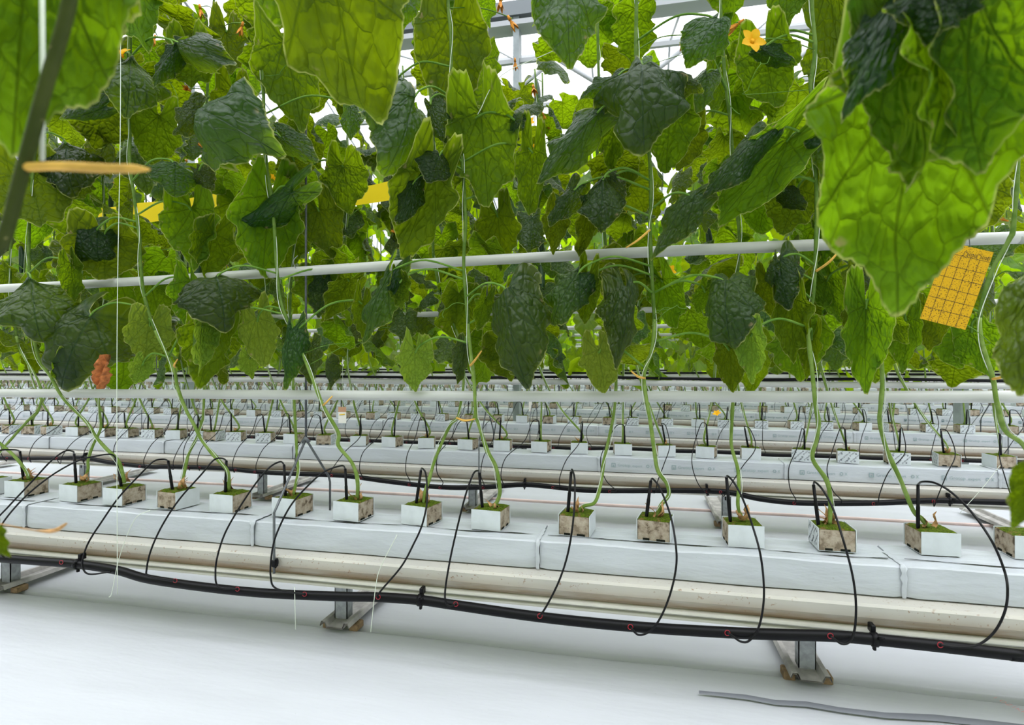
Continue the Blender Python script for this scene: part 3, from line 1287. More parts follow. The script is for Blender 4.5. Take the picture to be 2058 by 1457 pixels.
rd = random.Random(21)
for k in range(2, 6):
    yf = Y1 + (k - 1) * ROW
    yc = yf + CUBE_Y
    for i, c in enumerate(CUBES[k]):
        dx = rd.uniform(-.02, .02)
        foot = Vector((c.x + dx, yc - .02 + rd.uniform(-.01, .015), c.z))
        lean = rd.uniform(-.02, .012)
        top = foot + Vector((lean, -.004, rd.uniform(.095, .125)))
        hx = foot.x + rd.uniform(-.20, -.02)
        hp = hose_z(k, hx) + Vector((0, -.016, 0))
        side = rd.uniform(-.10, .06)
        p = [top, top + Vector((lean * .5 + side * .15, -.012, .012)), top + Vector((side * .5, -.06, .0)), Vector((top.x + side, yf - .02, .47)), Vector((top.x * .5 + hx * .5 + side, yf - .09, .38)), Vector((hx * .8 + top.x * .2 + side * .5, yf - .115, .28)), Vector((hx + .02, yf - .105, .22)), hp]
        dripper(k, f'black drip stake and thin feed tube on the {ROWN[k]} slab row, {ordn(i+1)} from the left', f'drippers on the {ROWN[k]} slab row', [top, foot], p, hp if k < 4 else None)
mb = MB()
for k in (6, 7, 8):
    for c in CUBES[k]:
        if abs(c.x) > 30:
            continue
        t0 = c + Vector((rd.uniform(-.02, .02), -.01, 0))
        t1 = t0 + Vector((rd.uniform(-.02, .02), 0, .11))
        mb.tube([t0, t1], .005, 4)
        mb.tube(smooth_path([t1, t1 + Vector((-.03, -.06, .01)), t1 + Vector((-.06, -.16, -.10)), t1 + Vector((-.08, -.2, -.24))], 3), .003, 4)
tag(mb.build('drip_stakes', 'black'), 'tiny black drip stakes and tubes on the distant slab rows', 'dripper', None, 'stuff')

# ------------------------------------------------------------------ pipes and hangers
PY = 1.84


def pipe(pts, r, label, mat='pipe', name='heating_pipe', cat='pipe', group='heating pipes'):
    mb = MB()
    mb.tube(smooth_path(extend(pts), 4), r, 16)
    return tag(mb.build(name, mat), label, cat, group)


pipe([W(u, v, PY) for u, v in ((-60, 585), (0, 580), (300, 564), (605, 545), (800, 533), (1030, 520), (1380, 503), (1700, 490), (2058, 477), (2130, 475))], .0172, 'white pipe running through the leaves of the front row')
pipe([W(u, v, PY) for u, v in ((-60, 790), (0, 790), (300, 791.5), (1050, 796.5), (1350, 797), (1758, 797.5), (2058, 797), (2130, 797))], .0172, 'thick white pipe just below the leaves of the front row')
for k in range(2, 10):
    y = PY + (k - 1) * ROW
    x0, x1 = span(y)
    N = 14
    pipe([Vector((x0 + (x1 - x0) * i / N, y, 1.245 + .012 * noise.noise(Vector((i * .5, k, 2))))) for i in range(N + 1)], .0172, f'white upper pipe among the leaves of the {ROWN[k]} row')
    pl = [Vector((x0 + (x1 - x0) * i / N, y, .815 + .006 * noise.noise(Vector((i * .5, k, 5))))) for i in range(N + 1)]
    pipe(pl, .0172, f'white lower pipe under the leaves of the {ROWN[k]} row')
    if k <= 4:
        ph = [Vector((p.x, p.y - .004, p.z + .0172 + .009 + .006 * (noise.noise(Vector((i * 1.3, k, 1))) + .3))) for i, p in enumerate(pl)]
        pipe(ph, .0085, f'black hose lying on the lower pipe of the {ROWN[k]} row', 'black', 'carbon_dioxide_hose', 'hose', 'black hoses on the lower pipes')


def hanger(k, x, lab):
    yf = Y1 + (k - 1) * ROW
    ym = yf + .125
    t = empty('pipe_hanger', (x, ym, .66), lab, 'hanger', 'steel hangers')
    mb = MB()
    mb.tube([(0, 0, 0), (0, 0, 1.2), (.006, 0, 2.9)], .0042, 8)
    mb.build('rod', 'wire', t)
    yo = -.185
    for nm, pts in (('leg', [(0, 0, .0), (0, yo * .93, -.205), (0, yo, -.22), (0, yo, -.405), (.003, yo - .004, -.42)]), ('leg', [(0, 0, 0), (0, .155, -.165), (0, .165, -.19), (0, .165, -.33)])):
        mb = MB()
        mb.tube([Vector(p) for p in pts], .0042, 8)
        mb.build(nm, 'wire', t)
    mb = MB()
    mb.tube([(-.012, 0, -.012), (0, -.002, .004), (.012, 0, -.012)], .008, 8)
    mb.build('collar', 'wire', t)
    mb = MB()
    for dz, q in ((.145, 1.), (.152, -1.)):
        mb.torus((0, -.008, .605 + dz - .145), (.2, q * .3, 1), .011, .0015, 12, 5)
    mb.tube(smooth_path([(.006, -.012, .60), (-.018, -.036, .615), (-.02, -.045, .64), (-.014, -.03, .66)], 5), .0014, 5)
    mb.build('wire_tie', 'galv', t)
    if k == 1:
        mb = MB()
        mb.box((-.008, yo - .006, -.40), (.010, yo + .010, -.375), .003)
        mb.tube(smooth_path([(.0, yo, -.38), (.014, yo - .004, -.37), (.016, yo - .004, -.385), (.008, yo - .004, -.40)], 4), .003, 6)
        mb.build('fixing_clip', 'black', t)
    return t


hanger(1, -1.183, 'grey steel rod with forked legs holding the front gutter, beside the slab seam')
for k in (2, 3, 4):
    for i, x in enumerate((-5.0, -1.18 + .24, 2.64)):
        lo, hi = span(Y1 + (k - 1) * ROW, 0)
        if lo < x < hi:
            hanger(k, x, f'grey steel rod with forked legs on the {ROWN[k]} gutter, ' + ('left of centre', 'near the middle', 'towards the right end')[i])

# ------------------------------------------------------------------ front row plants
# stems as pixel paths (from the cube upwards); F: on the front wires, B: on the rear wires
STEMS = [
    (1, 'F', [(57, 962), (53, 948), (31, 919), (0, 891), (-60, 840), (-110, 700), (-130, 400), (-140, 0), (-140, -150)]),
    (2, 'B', [(168, 968), (177, 943), (177, 925), (187, 895), (199, 870), (203, 850), (197, 800), (196, 740), (206, 640), (212, 500), (206, 300), (215, 100), (215, -150)]),
    (3, 'F', [(250, 970), (246, 950), (237, 925), (213, 901), (192, 877), (175, 850), (127, 800), (103, 759), (77, 718), (65, 656), (62, 600), (58, 480), (70, 300), (84, 150), (80, -150)]),
    (4, 'B', [(364, 982), (372, 943), (380, 910), (395, 881), (405, 850), (408, 838), (410, 797), (412, 700), (420, 560), (424, 400), (416, 200), (430, 0), (430, -150)]),
    (5, 'F', [(460, 985), (458, 949), (439, 925), (408, 888), (388, 850), (374, 824), (357, 779), (348, 738), (316, 673), (299, 628), (287, 577), (281, 501), (281, 480), (271, 405), (261, 326), (261, 268), (254, 190), (262, 90), (258, -150)]),
    (6, 'B', [(589, 997), (599, 949), (597, 915), (594, 857), (589, 759), (587, 670), (583, 620), (590, 500), (604, 350), (596, 150), (600, -150)]),
    (7, 'F', [(718, 1004), (719, 967), (713, 943), (704, 925), (680, 895), (680, 869), (649, 814), (618, 735), (590, 670), (566, 611), (556, 536), (551, 450), (546, 395), (535, 326), (530, 206), (525, 34), (522, -150)]),
    (8, 'B', [(851, 1011), (854, 988), (862, 965), (876, 919), (900, 864), (908, 850), (920, 838), (927, 807), (932, 759), (927, 697), (913, 656), (893, 611), (876, 546), (870, 484), (872, 300), (860, 100), (862, -150)]),
    (9, 'F', [(991, 1024), (1003, 998), (1004, 977), (996, 936), (979, 905), (961, 850), (956, 834), (953, 769), (944, 690), (939, 628), (932, 529), (936, 450), (934, 412), (929, 326), (917, 233), (908, 165), (906, 69), (900, 0), (898, -150)]),
    (10, 'B', [(1159, 1030), (1174, 1017), (1196, 1009), (1208, 970), (1214, 925), (1229, 857), (1236, 810), (1239, 752), (1245, 640), (1222, 520), (1216, 480), (1200, 300), (1203, 150), (1195, -150)]),
    (11, 'F', [(1320, 1037), (1329, 1015), (1344, 994), (1339, 970), (1322, 946), (1315, 908), (1308, 855), (1294, 759), (1308, 711), (1315, 656), (1310, 553), (1306, 450), (1308, 412), (1305, 309), (1290, 220), (1279, 120), (1279, 0), (1277, -150)]),
    (12, 'B', [(1492, 1044), (1483, 1015), (1485, 977), (1482, 939), (1470, 895), (1471, 850), (1473, 810), (1480, 760), (1473, 640), (1486, 500), (1478, 380), (1468, 250), (1455, 130), (1440, -150)]),
    (13, 'F', [(1667, 1054), (1669, 1011), (1662, 967), (1633, 922), (1641, 884), (1645, 850), (1639, 814), (1633, 752), (1626, 690), (1622, 642), (1633, 604), (1639, 519), (1641, 450), (1641, 395), (1638, 300), (1636, 213), (1629, 172), (1638, 100), (1631, 0), (1629, -150)]),
    (14, 'F', [(1866, 1058), (1852, 1042), (1835, 1025), (1808, 960), (1784, 908), (1768, 850), (1770, 814), (1773, 759), (1766, 640), (1755, 500), (1758, 350), (1750, 100), (1750, -150)]),
    (15, 'F', [(2085, 1040), (2090, 960), (2058, 896), (2020, 865), (2003, 807), (1995, 759), (1972, 683), (1970, 628), (1993, 546), (2027, 484), (2037, 450), (2046, 300), (2040, 100), (2045, -150)]),
    (0, 'B', [(-25, 960), (-12, 930), (5, 903), (51, 851), (77, 824), (81, 776), (41, 704), (31, 656), (20, 546), (24, 400), (10, 150), (15, -150)]),
]
PLANTS = []
rp = random.Random(77)
yc1 = Y1 + CUBE_Y
FY = {'F': 1.775, 'B': 1.965}
for ci, side, px in STEMS:
    yc1 = Y1 + CUBE_Y + CDY.get(ci, 0)
    base = W(*px[0], yc1)
    lab = f'cucumber vine rooted in the {ordn(ci+1)} rockwool cube from the left on the front slab row'
    pl = empty('cucumber_plant', (0, 0, 0), lab, 'cucumber plant', 'cucumber plants in the front row')
    pts = []
    for j, (u, v) in enumerate(px):
        f = max(0, min(1, (1000 - v) / 190))
        y = yc1 + (FY[side] - yc1) * f
        pts.append(W(u, v, y))
    sp = smooth_path(pts, 6)
    n = len(sp)
    mb = MB()
    rads = []
    for i, p in enumerate(sp):
        r0 = .0064 if side == 'F' else .0056
        nd = .0012 * max(0, noise.noise(Vector((p.z * 16, ci, 0)))) * 2
        rads.append(r0 * (1 - .15 * min(1, i / n * 2)) + nd)
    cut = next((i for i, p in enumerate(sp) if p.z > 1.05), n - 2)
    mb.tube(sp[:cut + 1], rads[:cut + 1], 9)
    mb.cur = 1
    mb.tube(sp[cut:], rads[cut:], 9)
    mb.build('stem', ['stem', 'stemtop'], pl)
    sheath(pl, base + Vector((0, -.004, .004)), ci * 3 + 1, 1.35)
    # twine wound about the stem
    tw = []
    step = 0
    for i, p in enumerate(sp):
        if i < 3:
            continue
        t = (sp[min(i + 1, n - 1)] - sp[i - 1]).normalized()
        a = Vector((0, -1, 0)) - t * t.dot(Vector((0, -1, 0)))
        a.normalize()
        b = t.cross(a)
        th = p.z * 15 + ci
        off = .0085 + .004 * noise.noise(Vector((p.z * 5, ci, 9)))
        tw.append(p + (a * (math.cos(th) * .6 + .5) + b * math.sin(th)) * off)
    mb = MB()
    mb.tube(tw, .0011, 5)
    tag(mb.build('support_twine', 'twine'), f'white support twine wound round the vine from the {ordn(ci+1)} cube of the front row', 'twine', 'support twines of the front row')
    PLANTS.append((pl, sp, side, ci))

# loose straight twines and dangling ends
for i, (px, y, lab) in enumerate([
    ([(242, -120), (242, 240), (236, 600), (235, 900), (236, 1195)], 1.60, 'straight white twine hanging down past the front gutter to the floor film'),
    ([(798, 1075), (765, 1140), (755, 1180), (745, 1270)], 1.625, 'loose white twine end hanging from the front slab over the gutter'),
    ([(302, 1025), (270, 1045), (240, 1120), (225, 1190), (219, 1200)], 1.62, 'slack white twine end lying over the front slab beside the straight twine'),
    ([(1100, -120), (1160, 60), (1010, 150), (960, 230)], 1.72, 'thin pale twine drooping among the top leaves'),
    ([(592, 1180), (594, 1265)], 1.63, 'short white thread hanging below the front gutter'),
    ([(2010, 935), (1975, 980), (1930, 1030)], 3.2, 'white twine end hanging over the second slab row at its right'),
]):
    mb = MB()
    mb.tube(smooth_path([W(u, v, y) for u, v in px], 8), .0012, 5)
    tag(mb.build('loose_twine', 'twine'), lab, 'twine')

# curated leaves of the front row: side, stalk point, tip, width (pixels), optional: side droop, length bend, turn, depth
LEAVES = """
T 205 0 200 122 105 .8 .6 10 1.9
U 232 -80 292 100 120 .5 .5 0 1.72
T 262 112 256 238 150 .7 .9 -10 1.72
T 246 118 166 166 62 .7 .6 0 1.80
T 352 84 308 178 46 .9 .6 30 1.72
T 354 84 476 128 62 .8 .7 -20 1.72
U 380 90 388 176 118 .4 .5 0 1.80
U 350 40 430 85 50 .8 .4 0 1.86
U 212 205 188 300 124 .5 .6 0 1.84
T 215 212 120 240 46 .9 .5 -20 1.76
T 132 284 150 398 120 .8 .8 10 1.84
T 402 226 572 318 172 .45 .8 -12 1.68
T 405 222 346 268 66 .8 .6 20 1.74
T 560 272 634 330 52 .9 .5 10 1.74
U 590 318 606 366 84 .5 .4 0 1.82
U 572 82 604 266 136 .5 .4 0 1.80
T 352 324 350 396 112 .9 .8 0 1.72
T 395 338 432 380 52 .8 .5 0 1.76
U 52 342 86 452 136 .4 .5 0 1.76
T 150 344 140 402 80 .8 .6 0 1.86
U 384 416 396 542 116 .55 .5 10 1.80
U 432 470 416 562 96 .5 .5 -15 1.83
U 542 392 530 556 146 .5 .6 0 1.80
T 590 384 468 470 56 .9 .5 20 1.76
U 208 470 206 562 142 .5 .6 0 1.78
T 196 460 150 520 90 .7 .8 20 1.75
U 142 528 152 608 46 .8 .3 0 1.74
T 62 558 96 684 150 .9 .9 0 1.70
T 182 630 126 784 170 .9 .8 15 1.70
U 142 715 126 782 48 .7 .3 0 1.72
T 432 556 446 668 172 1.0 1.0 -8 1.68
U 385 562 372 664 72 .6 .4 25 1.76
P 408 650 398 757 54 .9 .3 -20 1.70
U 432 646 396 780 104 .6 .5 10 1.74
P 302 650 290 736 92 .6 .5 0 1.78
P 288 728 273 772 52 .7 .4 0 1.76
P 516 640 532 738 80 .5 .5 0 1.80
T 588 658 576 784 48 .8 .5 20 1.76
T 625 690 622 772 52 .8 .5 -10 1.82
P 500 716 506 762 42 .6 .4 0 1.90
T 812 -25 804 74 80 .6 .6 0 1.74
U 906 34 908 228 160 .45 .4 0 1.80
T 800 156 742 236 110 .8 .7 0 1.78
T 836 188 768 354 160 .75 .7 -14 1.68
T 862 204 902 288 50 1.0 .5 20 1.71
T 705 208 705 282 46 .7 .7 0 1.82
T 1136 -45 1146 140 160 .6 .6 8 1.70
T 1290 128 1300 308 196 .9 1.0 0 1.66
T 1250 148 1165 198 56 .9 .6 20 1.70
T 1340 148 1414 186 58 .9 .6 -20 1.70
U 966 222 976 416 156 .5 .5 0 1.78
T 925 232 908 254 52 .7 .7 0 1.75
T 1030 236 1052 262 50 .7 .7 0 1.75
T 1206 220 1084 372 84 1.0 .5 12 1.68
U 1072 300 1060 432 58 .7 .4 10 1.80
U 1236 222 1226 352 66 .6 .5 -10 1.88
T 884 310 862 368 94 .8 .8 0 1.70
U 872 340 812 522 140 .6 .5 10 1.76
T 832 364 800 452 62 .9 .5 25 1.72
T 1212 354 1204 466 98 .8 .8 0 1.70
T 1225 360 1256 416 48 .8 .6 0 1.74
T 1158 376 1102 454 56 .9 .5 20 1.72
U 1120 424 1110 512 60 .5 .4 0 1.78
U 1182 428 1166 516 40 .7 .3 0 1.74
T 1394 398 1308 522 88 .9 .6 15 1.68
U 1352 216 1340 348 116 .5 .5 -10 1.82
T 1442 36 1384 138 110 .7 .7 0 1.72
U 1536 94 1562 216 118 .5 .5 0 1.80
T 1530 100 1598 134 46 .9 .5 0 1.76
U 1582 -48 1580 60 90 .5 .4 0 1.78
U 1664 -40 1692 124 116 .5 .4 -10 1.84
T 1742 -40 1726 92 54 .8 .5 20 1.80
T 1526 274 1412 404 56 1.0 .5 20 1.70
U 1586 278 1446 456 122 .6 .5 -12 1.76
T 1696 246 1648 372 126 .7 .8 0 1.76
U 1602 380 1570 472 106 .5 .5 0 1.82
T 1568 380 1620 420 48 .8 .5 0 1.78
U 1662 86 1650 208 94 .5 .4 0 2.0
T 1420 146 1368 246 70 .8 .6 10 1.86
U 1440 150 1430 238 56 .5 .4 0 2.0
T 784 546 734 692 64 .9 .5 20 1.74
U 728 604 726 678 46 .6 .4 0 1.79
U 802 562 806 622 50 .7 .7 0 1.76
T 1020 582 1064 782 140 1.05 .7 8 1.68
U 975 600 960 665 44 .7 .4 0 1.75
T 1164 542 1112 654 92 .9 .7 10 1.72
U 1182 556 1176 652 48 .6 .4 -10 1.76
T 1256 580 1238 744 88 .9 .6 -8 1.70
P 1202 702 1212 790 78 .8 .4 0 1.78
P 834 702 836 788 80 .7 .4 0 1.80
P 1236 526 1226 604 94 .4 .4 0 2.0
T 1462 566 1476 702 124 .95 .8 0 1.70
U 1420 580 1402 630 50 .6 .4 0 1.80
P 1508 668 1514 772 62 .6 .4 0 1.70
U 1466 696 1470 788 64 .5 .4 0 1.74
T 1566 524 1590 622 76 .9 .6 0 1.76
U 1545 560 1552 640 60 .5 .4 0 1.82
U 1590 600 1590 728 72 .7 .4 0 1.78
U 1740 612 1740 792 92 .7 .4 0 1.70
U 1770 636 1824 692 58 .7 .4 0 1.75
U 1716 620 1704 680 40 .6 .4 0 1.75
U 1822 636 1812 752 66 .6 .5 0 1.82
U 1868 626 1872 704 80 .5 .4 0 1.82
T 1722 528 1716 614 64 .8 .6 0 1.80
U 1632 676 1624 762 44 .7 .4 0 1.82
T 935 690 918 772 38 .8 .5 0 1.82
U 706 560 650 640 70 .6 .5 0 1.9
T 650 560 640 640 60 .8 .6 0 1.95
U 1040 640 1090 740 60 .6 .4 0 1.82
U 640 420 670 520 90 .5 .5 0 1.95
U 690 330 700 430 100 .5 .5 0 1.98
U 470 180 480 270 100 .5 .5 0 1.95
U 455 60 462 150 80 .5 .4 0 1.98
U 320 230 300 330 100 .5 .5 0 1.9
T 265 290 300 390 90 .8 .7 0 1.95
U 240 560 262 640 80 .5 .5 0 1.95
U 1000 430 1010 540 90 .5 .5 0 1.98
U 1380 250 1370 340 90 .5 .5 0 1.98
U 1700 400 1680 500 100 .5 .5 0 1.95
U 1950 660 1990 760 90 .5 .5 0 1.9
T 1950 560 1985 640 70 .8 .6 0 1.9
U 1330 560 1360 660 80 .5 .5 0 1.95
U 1660 560 1690 650 80 .5 .5 0 1.95
"""
rl = random.Random(3)


def place_leaf(spec, parent_of, name='leaf', nth=88, nr=10):
    t = spec.split()
    side = t[0]
    ax, ay, bx, by, w = map(float, t[1:6])
    sd = float(t[6]) if len(t) > 6 else .7
    bd = float(t[7]) if len(t) > 7 else .6
    turn = R(float(t[8]) if len(t) > 8 else 0) + R(rl.uniform(-12, 12))
    y = float(t[9]) if len(t) > 9 else 1.76
    A, B = W(ax, ay, y), W(bx, by, y + rl.uniform(-.02, .02) * y / 1.76)
    seed = int(ax * 7 + ay * 13)
    sd, bd = (sd * 1.3, bd * (2.2 if w > 75 else 1.2)) if side == 'T' else (sd * 1.1, bd * 1.5)
    kw = dict(side=sd, bend=bd, lobe=(3.0 if w > 75 else .8) if side == 'T' else 1.6, fold=.12 if side == 'T' else .05, wave=.05 if side == 'T' else .06, nth=nth, nr=nr)
    g = leaf_geo(random.Random(seed), wide=1., **kw)
    e1 = (g[5] - g[4]).normalized()
    L = (g[5] - g[4]).length
    e3 = Vector((0, 0, 1))
    e3 = (e3 - e1 * e3.dot(e1)).normalized()
    e2 = e3.cross(e1)
    xs = [v[0] for v in g[0]]
    w1 = (max(xs) - min(xs)) / L
    want = w / math.hypot(bx - ax, by - ay)
    wide = max(.45, min(2.2, want / w1))
    g = leaf_geo(random.Random(seed), wide=wide, **kw)
    E1 = (B - A).normalized()
    n0 = (CAM - (A + B) / 2)
    n0 = (n0 - E1 * n0.dot(E1)).normalized()
    if side in 'UP':
        n0 = -n0
    n0 = Matrix.Rotation(turn, 3, E1) @ n0
    E2 = n0.cross(E1)
    # map e1,e2,e3 -> E1,E2,n0
    src = Matrix((e1, e2, e3)).transposed()
    dst = Matrix((E1, E2, n0)).transposed()
    rot = dst @ src.inverted()
    sc = (B - A).length / L
    mt = Matrix.Translation(A) @ rot.to_4x4() @ Matrix.Scale(sc, 4) @ Matrix.Translation(-g[4])
    me = leaf_mesh('leaf_blade', g, 'leafpale' if side == 'P' else 'leaf')
    o = link(name, me, parent_of)
    o.matrix_world = mt
    return o, A, E1


def nearest_plant(p, v):
    best = None
    for pl, sp, side, ci in PLANTS:
        q = min(sp, key=lambda q: (q - p).length + .4 * max(0, q.z - p.z - .02))
        d = (q - p).length + (.05 if side == 'B' and p.y < 1.85 else 0)
        if best is None or d < best[0]:
            best = (d, pl, q, sp)
    return best


def petiole(leafo, q, A, E1, r=.0034):
    mid = (q + A) / 2 + Vector((0, -.01, (.015 + .08 * (q - A).length)))
    end = A - E1 * .004
    pts = smooth_path([q, mid, A + (mid - A) * .25 + Vector((0, 0, .006)), A + E1 * .012], 6)
    mb = MB()
    mb.tube(pts, r, 7)
    me = mb.mesh('petiole', 'petiole')
    o = link('petiole', me, leafo)
    o.matrix_parent_inverse = leafo.matrix_world.inverted()
    return o


for ln in LEAVES.strip().splitlines():
    t = ln.split()
    y = float(t[9]) if len(t) > 9 else 1.76
    A = W(float(t[1]), float(t[2]), y)
    d, pl, q, sp = nearest_plant(A, float(t[2]))
    lo, A, E1 = place_leaf(ln, pl)
    if d < .34:
        petiole(lo, q, A, E1)
    else:
        petiole(lo, A + Vector((rl.uniform(-.06, .06), .10, .03)), A, E1)

# rear leaves that fill the front row
for pl, sp, side, ci in PLANTS:
    r = random.Random(ci * 31 + 5)
    z = .96 + r.uniform(0, .1)
    while z < 2.75:
        q = min(sp, key=lambda p: abs(p.z - z))
        q = Vector((q.x, q.y, z))
        az = R(r.uniform(35, 145))
        m, org = leaf_pose(r, q + Vector((0, .06, 0)), r.uniform(.15, .20), az, r.uniform(.08, .20))
        if org.y > 1.93 and not (org.z > 2.3 and r.random() < .4):
            o = link('leaf', VARM[r.randrange(14)], pl)
            o.matrix_world = m
        z += r.uniform(.085, .13)

# withered leaf, yellow stalk stubs, flowers
d, pl, q, sp = nearest_plant(W(204, 715, 1.72), 715)
mb = MB()
n, m = 12, 6
for i in range(n + 1):
    t = i / n
    c = W(211 - 10 * t, 713 + 68 * t, 1.70)
    for j in range(m + 1):
        s = j / m - .5
        ww = .044 * (math.sin(math.pi * min(1, .12 + t * .95)) ** .7) * (1 + .3 * noise.noise(Vector((i * .8, j, 0))))
        mb.v.append(c + Vector((s * ww * 1.5, .018 * math.sin(s * 9 + t * 4) + .012 * noise.noise(Vector((i * .9, j * 1.1, 4))), .006 * noise.noise(Vector((i * .7, j * 1.5, 8))))))
for i in range(n):
    for j in range(m):
        mb.face((i * (m + 1) + j, i * (m + 1) + j + 1, (i + 1) * (m + 1) + j + 1, (i + 1) * (m + 1) + j))
o = mb.build('withered_leaf', 'dry', pl)
o['label'] = 'shrivelled orange-brown leaf'


def flower_mesh(seed, mat, closed=.25):
    r = random.Random(seed)
    mb = MB()
    for p in range(5):
        a = 2 * math.pi * p / 5 + r.uniform(-.1, .1)
        n = 5
        b = len(mb.v)
        for i in range(n + 1):
            t = i / n
            rad = .004 + .024 * t
            w = .010 * math.sin(math.pi * (.18 + .80 * t)) ** .8
            z = .008 * t ** .7 * (1 + closed * 2) - .006 * t * t * (1 - closed)
            for s in (-1, 0, 1):
                aa = a
                x = rad * math.cos(aa) - s * w * math.sin(aa)
                y = rad * math.sin(aa) + s * w * math.cos(aa)
                if closed > .5:
                    x *= .45
                    y *= .45
                mb.v.append((x, y, (z if closed <= .5 else rad * 1.2) - abs(s) * -.002))
        for i in range(n):
            for k in range(2):
                mb.face((b + 3 * i + k, b + 3 * i + k + 1, b + 3 * i + 4 + k, b + 3 * i + 3 + k))
    mb.tube([(0, 0, -.010), (0, 0, .004)], [.0035, .005], 7)
    return mb.mesh('flower', mat)


FM = [flower_mesh(1, 'petal', .15), flower_mesh(2, 'petal', .35), flower_mesh(3, 'petal_old', .8), flower_mesh(4, 'petal_old', .7)]
for (u, v, y, k, s, tilt) in [(1511, 84, 1.70, 0, 1.35, (80, 10)), (245, 109, 1.70, 1, 1.15, (25, 30)), (1024, 38, 1.9, 3, 1.2, (150, 0)), (920, 24, 1.85, 2, 1.1, (170, 0)), (1377, 74, 1.75, 2, 1.1, (170, 10)), (1064, 250, 2.6, 1, 1.2, (60, 20)), (1057, 278, 2.6, 1, 1.1, (90, 0)), (380, 181, 1.9, 3, 1., (100, 0)), (1488, 45, 1.9, 3, 1.3, (110, 0)), (1006, 0, 1.9, 2, 1.2, (170, 0)), (1035, 122, 2.2, 2, 1, (170, 0)), (1441, 832, 3.0, 1, .75, (40, 0)), (311, 75, 1.95, 2, 1, (170, 0)), (402, 15, 1.95, 2, 1.2, (170, 0)), (487, 50, 1.95, 3, 1.2, (160, 0)), (232, 440, 1.9, 2, 1, (170, 0)), (1072, 175, 2.1, 2, 1.1, (150, 0)), (1345, 545, 3., 1, 1.2, (60, 0)), (1495, 528, 2.9, 1, 1.2, (60, 0))]:
    p = W(u, v, y)
    d, pl, q, sp = nearest_plant(p, v)
    o = link('flower', FM[k], pl, p)
    o.scale = (s, s, s)
    o.rotation_euler = (R(tilt[0]), R(tilt[1]), u * .1)
    if y < 2.05:
        mb = MB()
        mb.tube(smooth_path([q, (q + p) / 2 + Vector((0, .02, .03)), p + Vector((0, .012, .012)), p], 5), .0018, 5)
        so = mb.build('flower_stalk', 'petiole', o)
        so.matrix_parent_inverse = (Matrix.Translation(p) @ o.rotation_euler.to_matrix().to_4x4() @ Matrix.Scale(s, 4)).inverted()

for (u0, v0, u1, v1, y) in [(352, 738, 357, 722, 1.77), (1306, 462, 1258, 498, 1.77), (1640, 545, 1690, 500, 1.77), (945, 735, 968, 705, 1.77), (1995, 762, 2025, 742, 1.77), (918, 840, 955, 842, 1.79), (650, 814, 668, 796, 1.77), (1296, 760, 1268, 745, 1.77)]:
    a, b = W(u0, v0, y), W(u1, v1, y - .03)
    d, pl, q, sp = nearest_plant(a, v0)
    mb = MB()
    mb.tube(smooth_path([a, (a + b) / 2 + Vector((0, -.01, -.006)), b], 6), [.0036] * 7 + [.0032, .003, .0028, .0026, .0024, .0022][:6], 7)
    o = mb.build('leaf_stub', 'yellowed', pl)
    o['label'] = 'dry yellow leaf-stalk stub'
# tendrils
for i, (u, v, du, dv, y) in enumerate([(1420, 95, 60, 140, 1.74), (1500, 190, 40, -70, 1.75), (340, 165, 25, 60, 1.75), (560, 150, 40, -20, 1.75), (1350, 620, -40, 30, 1.78), (700, 690, -120, 40, 1.8), (1660, 300, 30, 60, 1.76), (1990, 690, -90, -40, 1.76), (360, 745, 60, 12, 1.79), (1310, 655, 70, -40, 1.76), (930, 610, -45, 30, 1.79)]):
    a = W(u, v, y)
    d, pl, q, sp = nearest_plant(a, v)
    pts = []
    for k in range(14):
        t = k / 13
        p = W(u + du * t, v + dv * t, y - .02 * math.sin(t * 3))
        cu_ = max(0, t - .6) * 2.5
        pts.append(p + Vector((math.cos(k * 1.5) * .012 * cu_, 0, math.sin(k * 1.5) * .012 * cu_ + .02 * math.sin(t * 3.14))))
    mb = MB()
    mb.tube(smooth_path([q] + pts, 3), .0011, 5)
    mb.build('tendril', 'petiole', pl)

# ------------------------------------------------------------------ plants of the rows behind


def cuke_mesh():
    mb = MB()
    n = 12
    pts, rd_ = [], []
    for i in range(n + 1):
        t = i / n
        pts.append((.012 * math.sin(t * 3), 0, -.20 * t))
        rd_.append(.003 + .0165 * max(0, math.sin(math.pi * min(1, .04 + t * .93))) ** .45)
    mb.tube(pts, rd_, 10)
    return mb.mesh('cucumber', 'cuke')


CUKE = cuke_mesh()
TOPZ = {2: 2.8, 3: 3.05, 4: 3.1, 5: 3.1, 6: 3.1}


def stem_path(r, c, k, i):
    front = (i % 2 == 0)
    yt = c.y + (-.06 if front else .13) + r.uniform(-.02, .02)
    dx = -r.uniform(.05, .28) if front else r.uniform(-.05, .15)
    p = [c.copy(), c + Vector((r.uniform(-.02, .02), 0, .05)), Vector((c.x + dx * .5, (c.y + yt) / 2, .68)), Vector((c.x + dx, yt, .95))]
    z = 1.15
    while z < 3.6:
        p.append(Vector((c.x + dx + r.uniform(-.025, .025), yt + r.uniform(-.02, .02), z)))
        z += .24
    return smooth_path(p, 4)


def stem_obj(sp, pl, top, k):
    sp = [p for p in sp if p.z <= top + .05]
    mb = MB()
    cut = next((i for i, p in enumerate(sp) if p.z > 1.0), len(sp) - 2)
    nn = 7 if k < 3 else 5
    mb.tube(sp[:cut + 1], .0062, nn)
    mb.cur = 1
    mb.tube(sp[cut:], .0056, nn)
    return mb.build('stem', ['stem', 'stemtop'], pl)


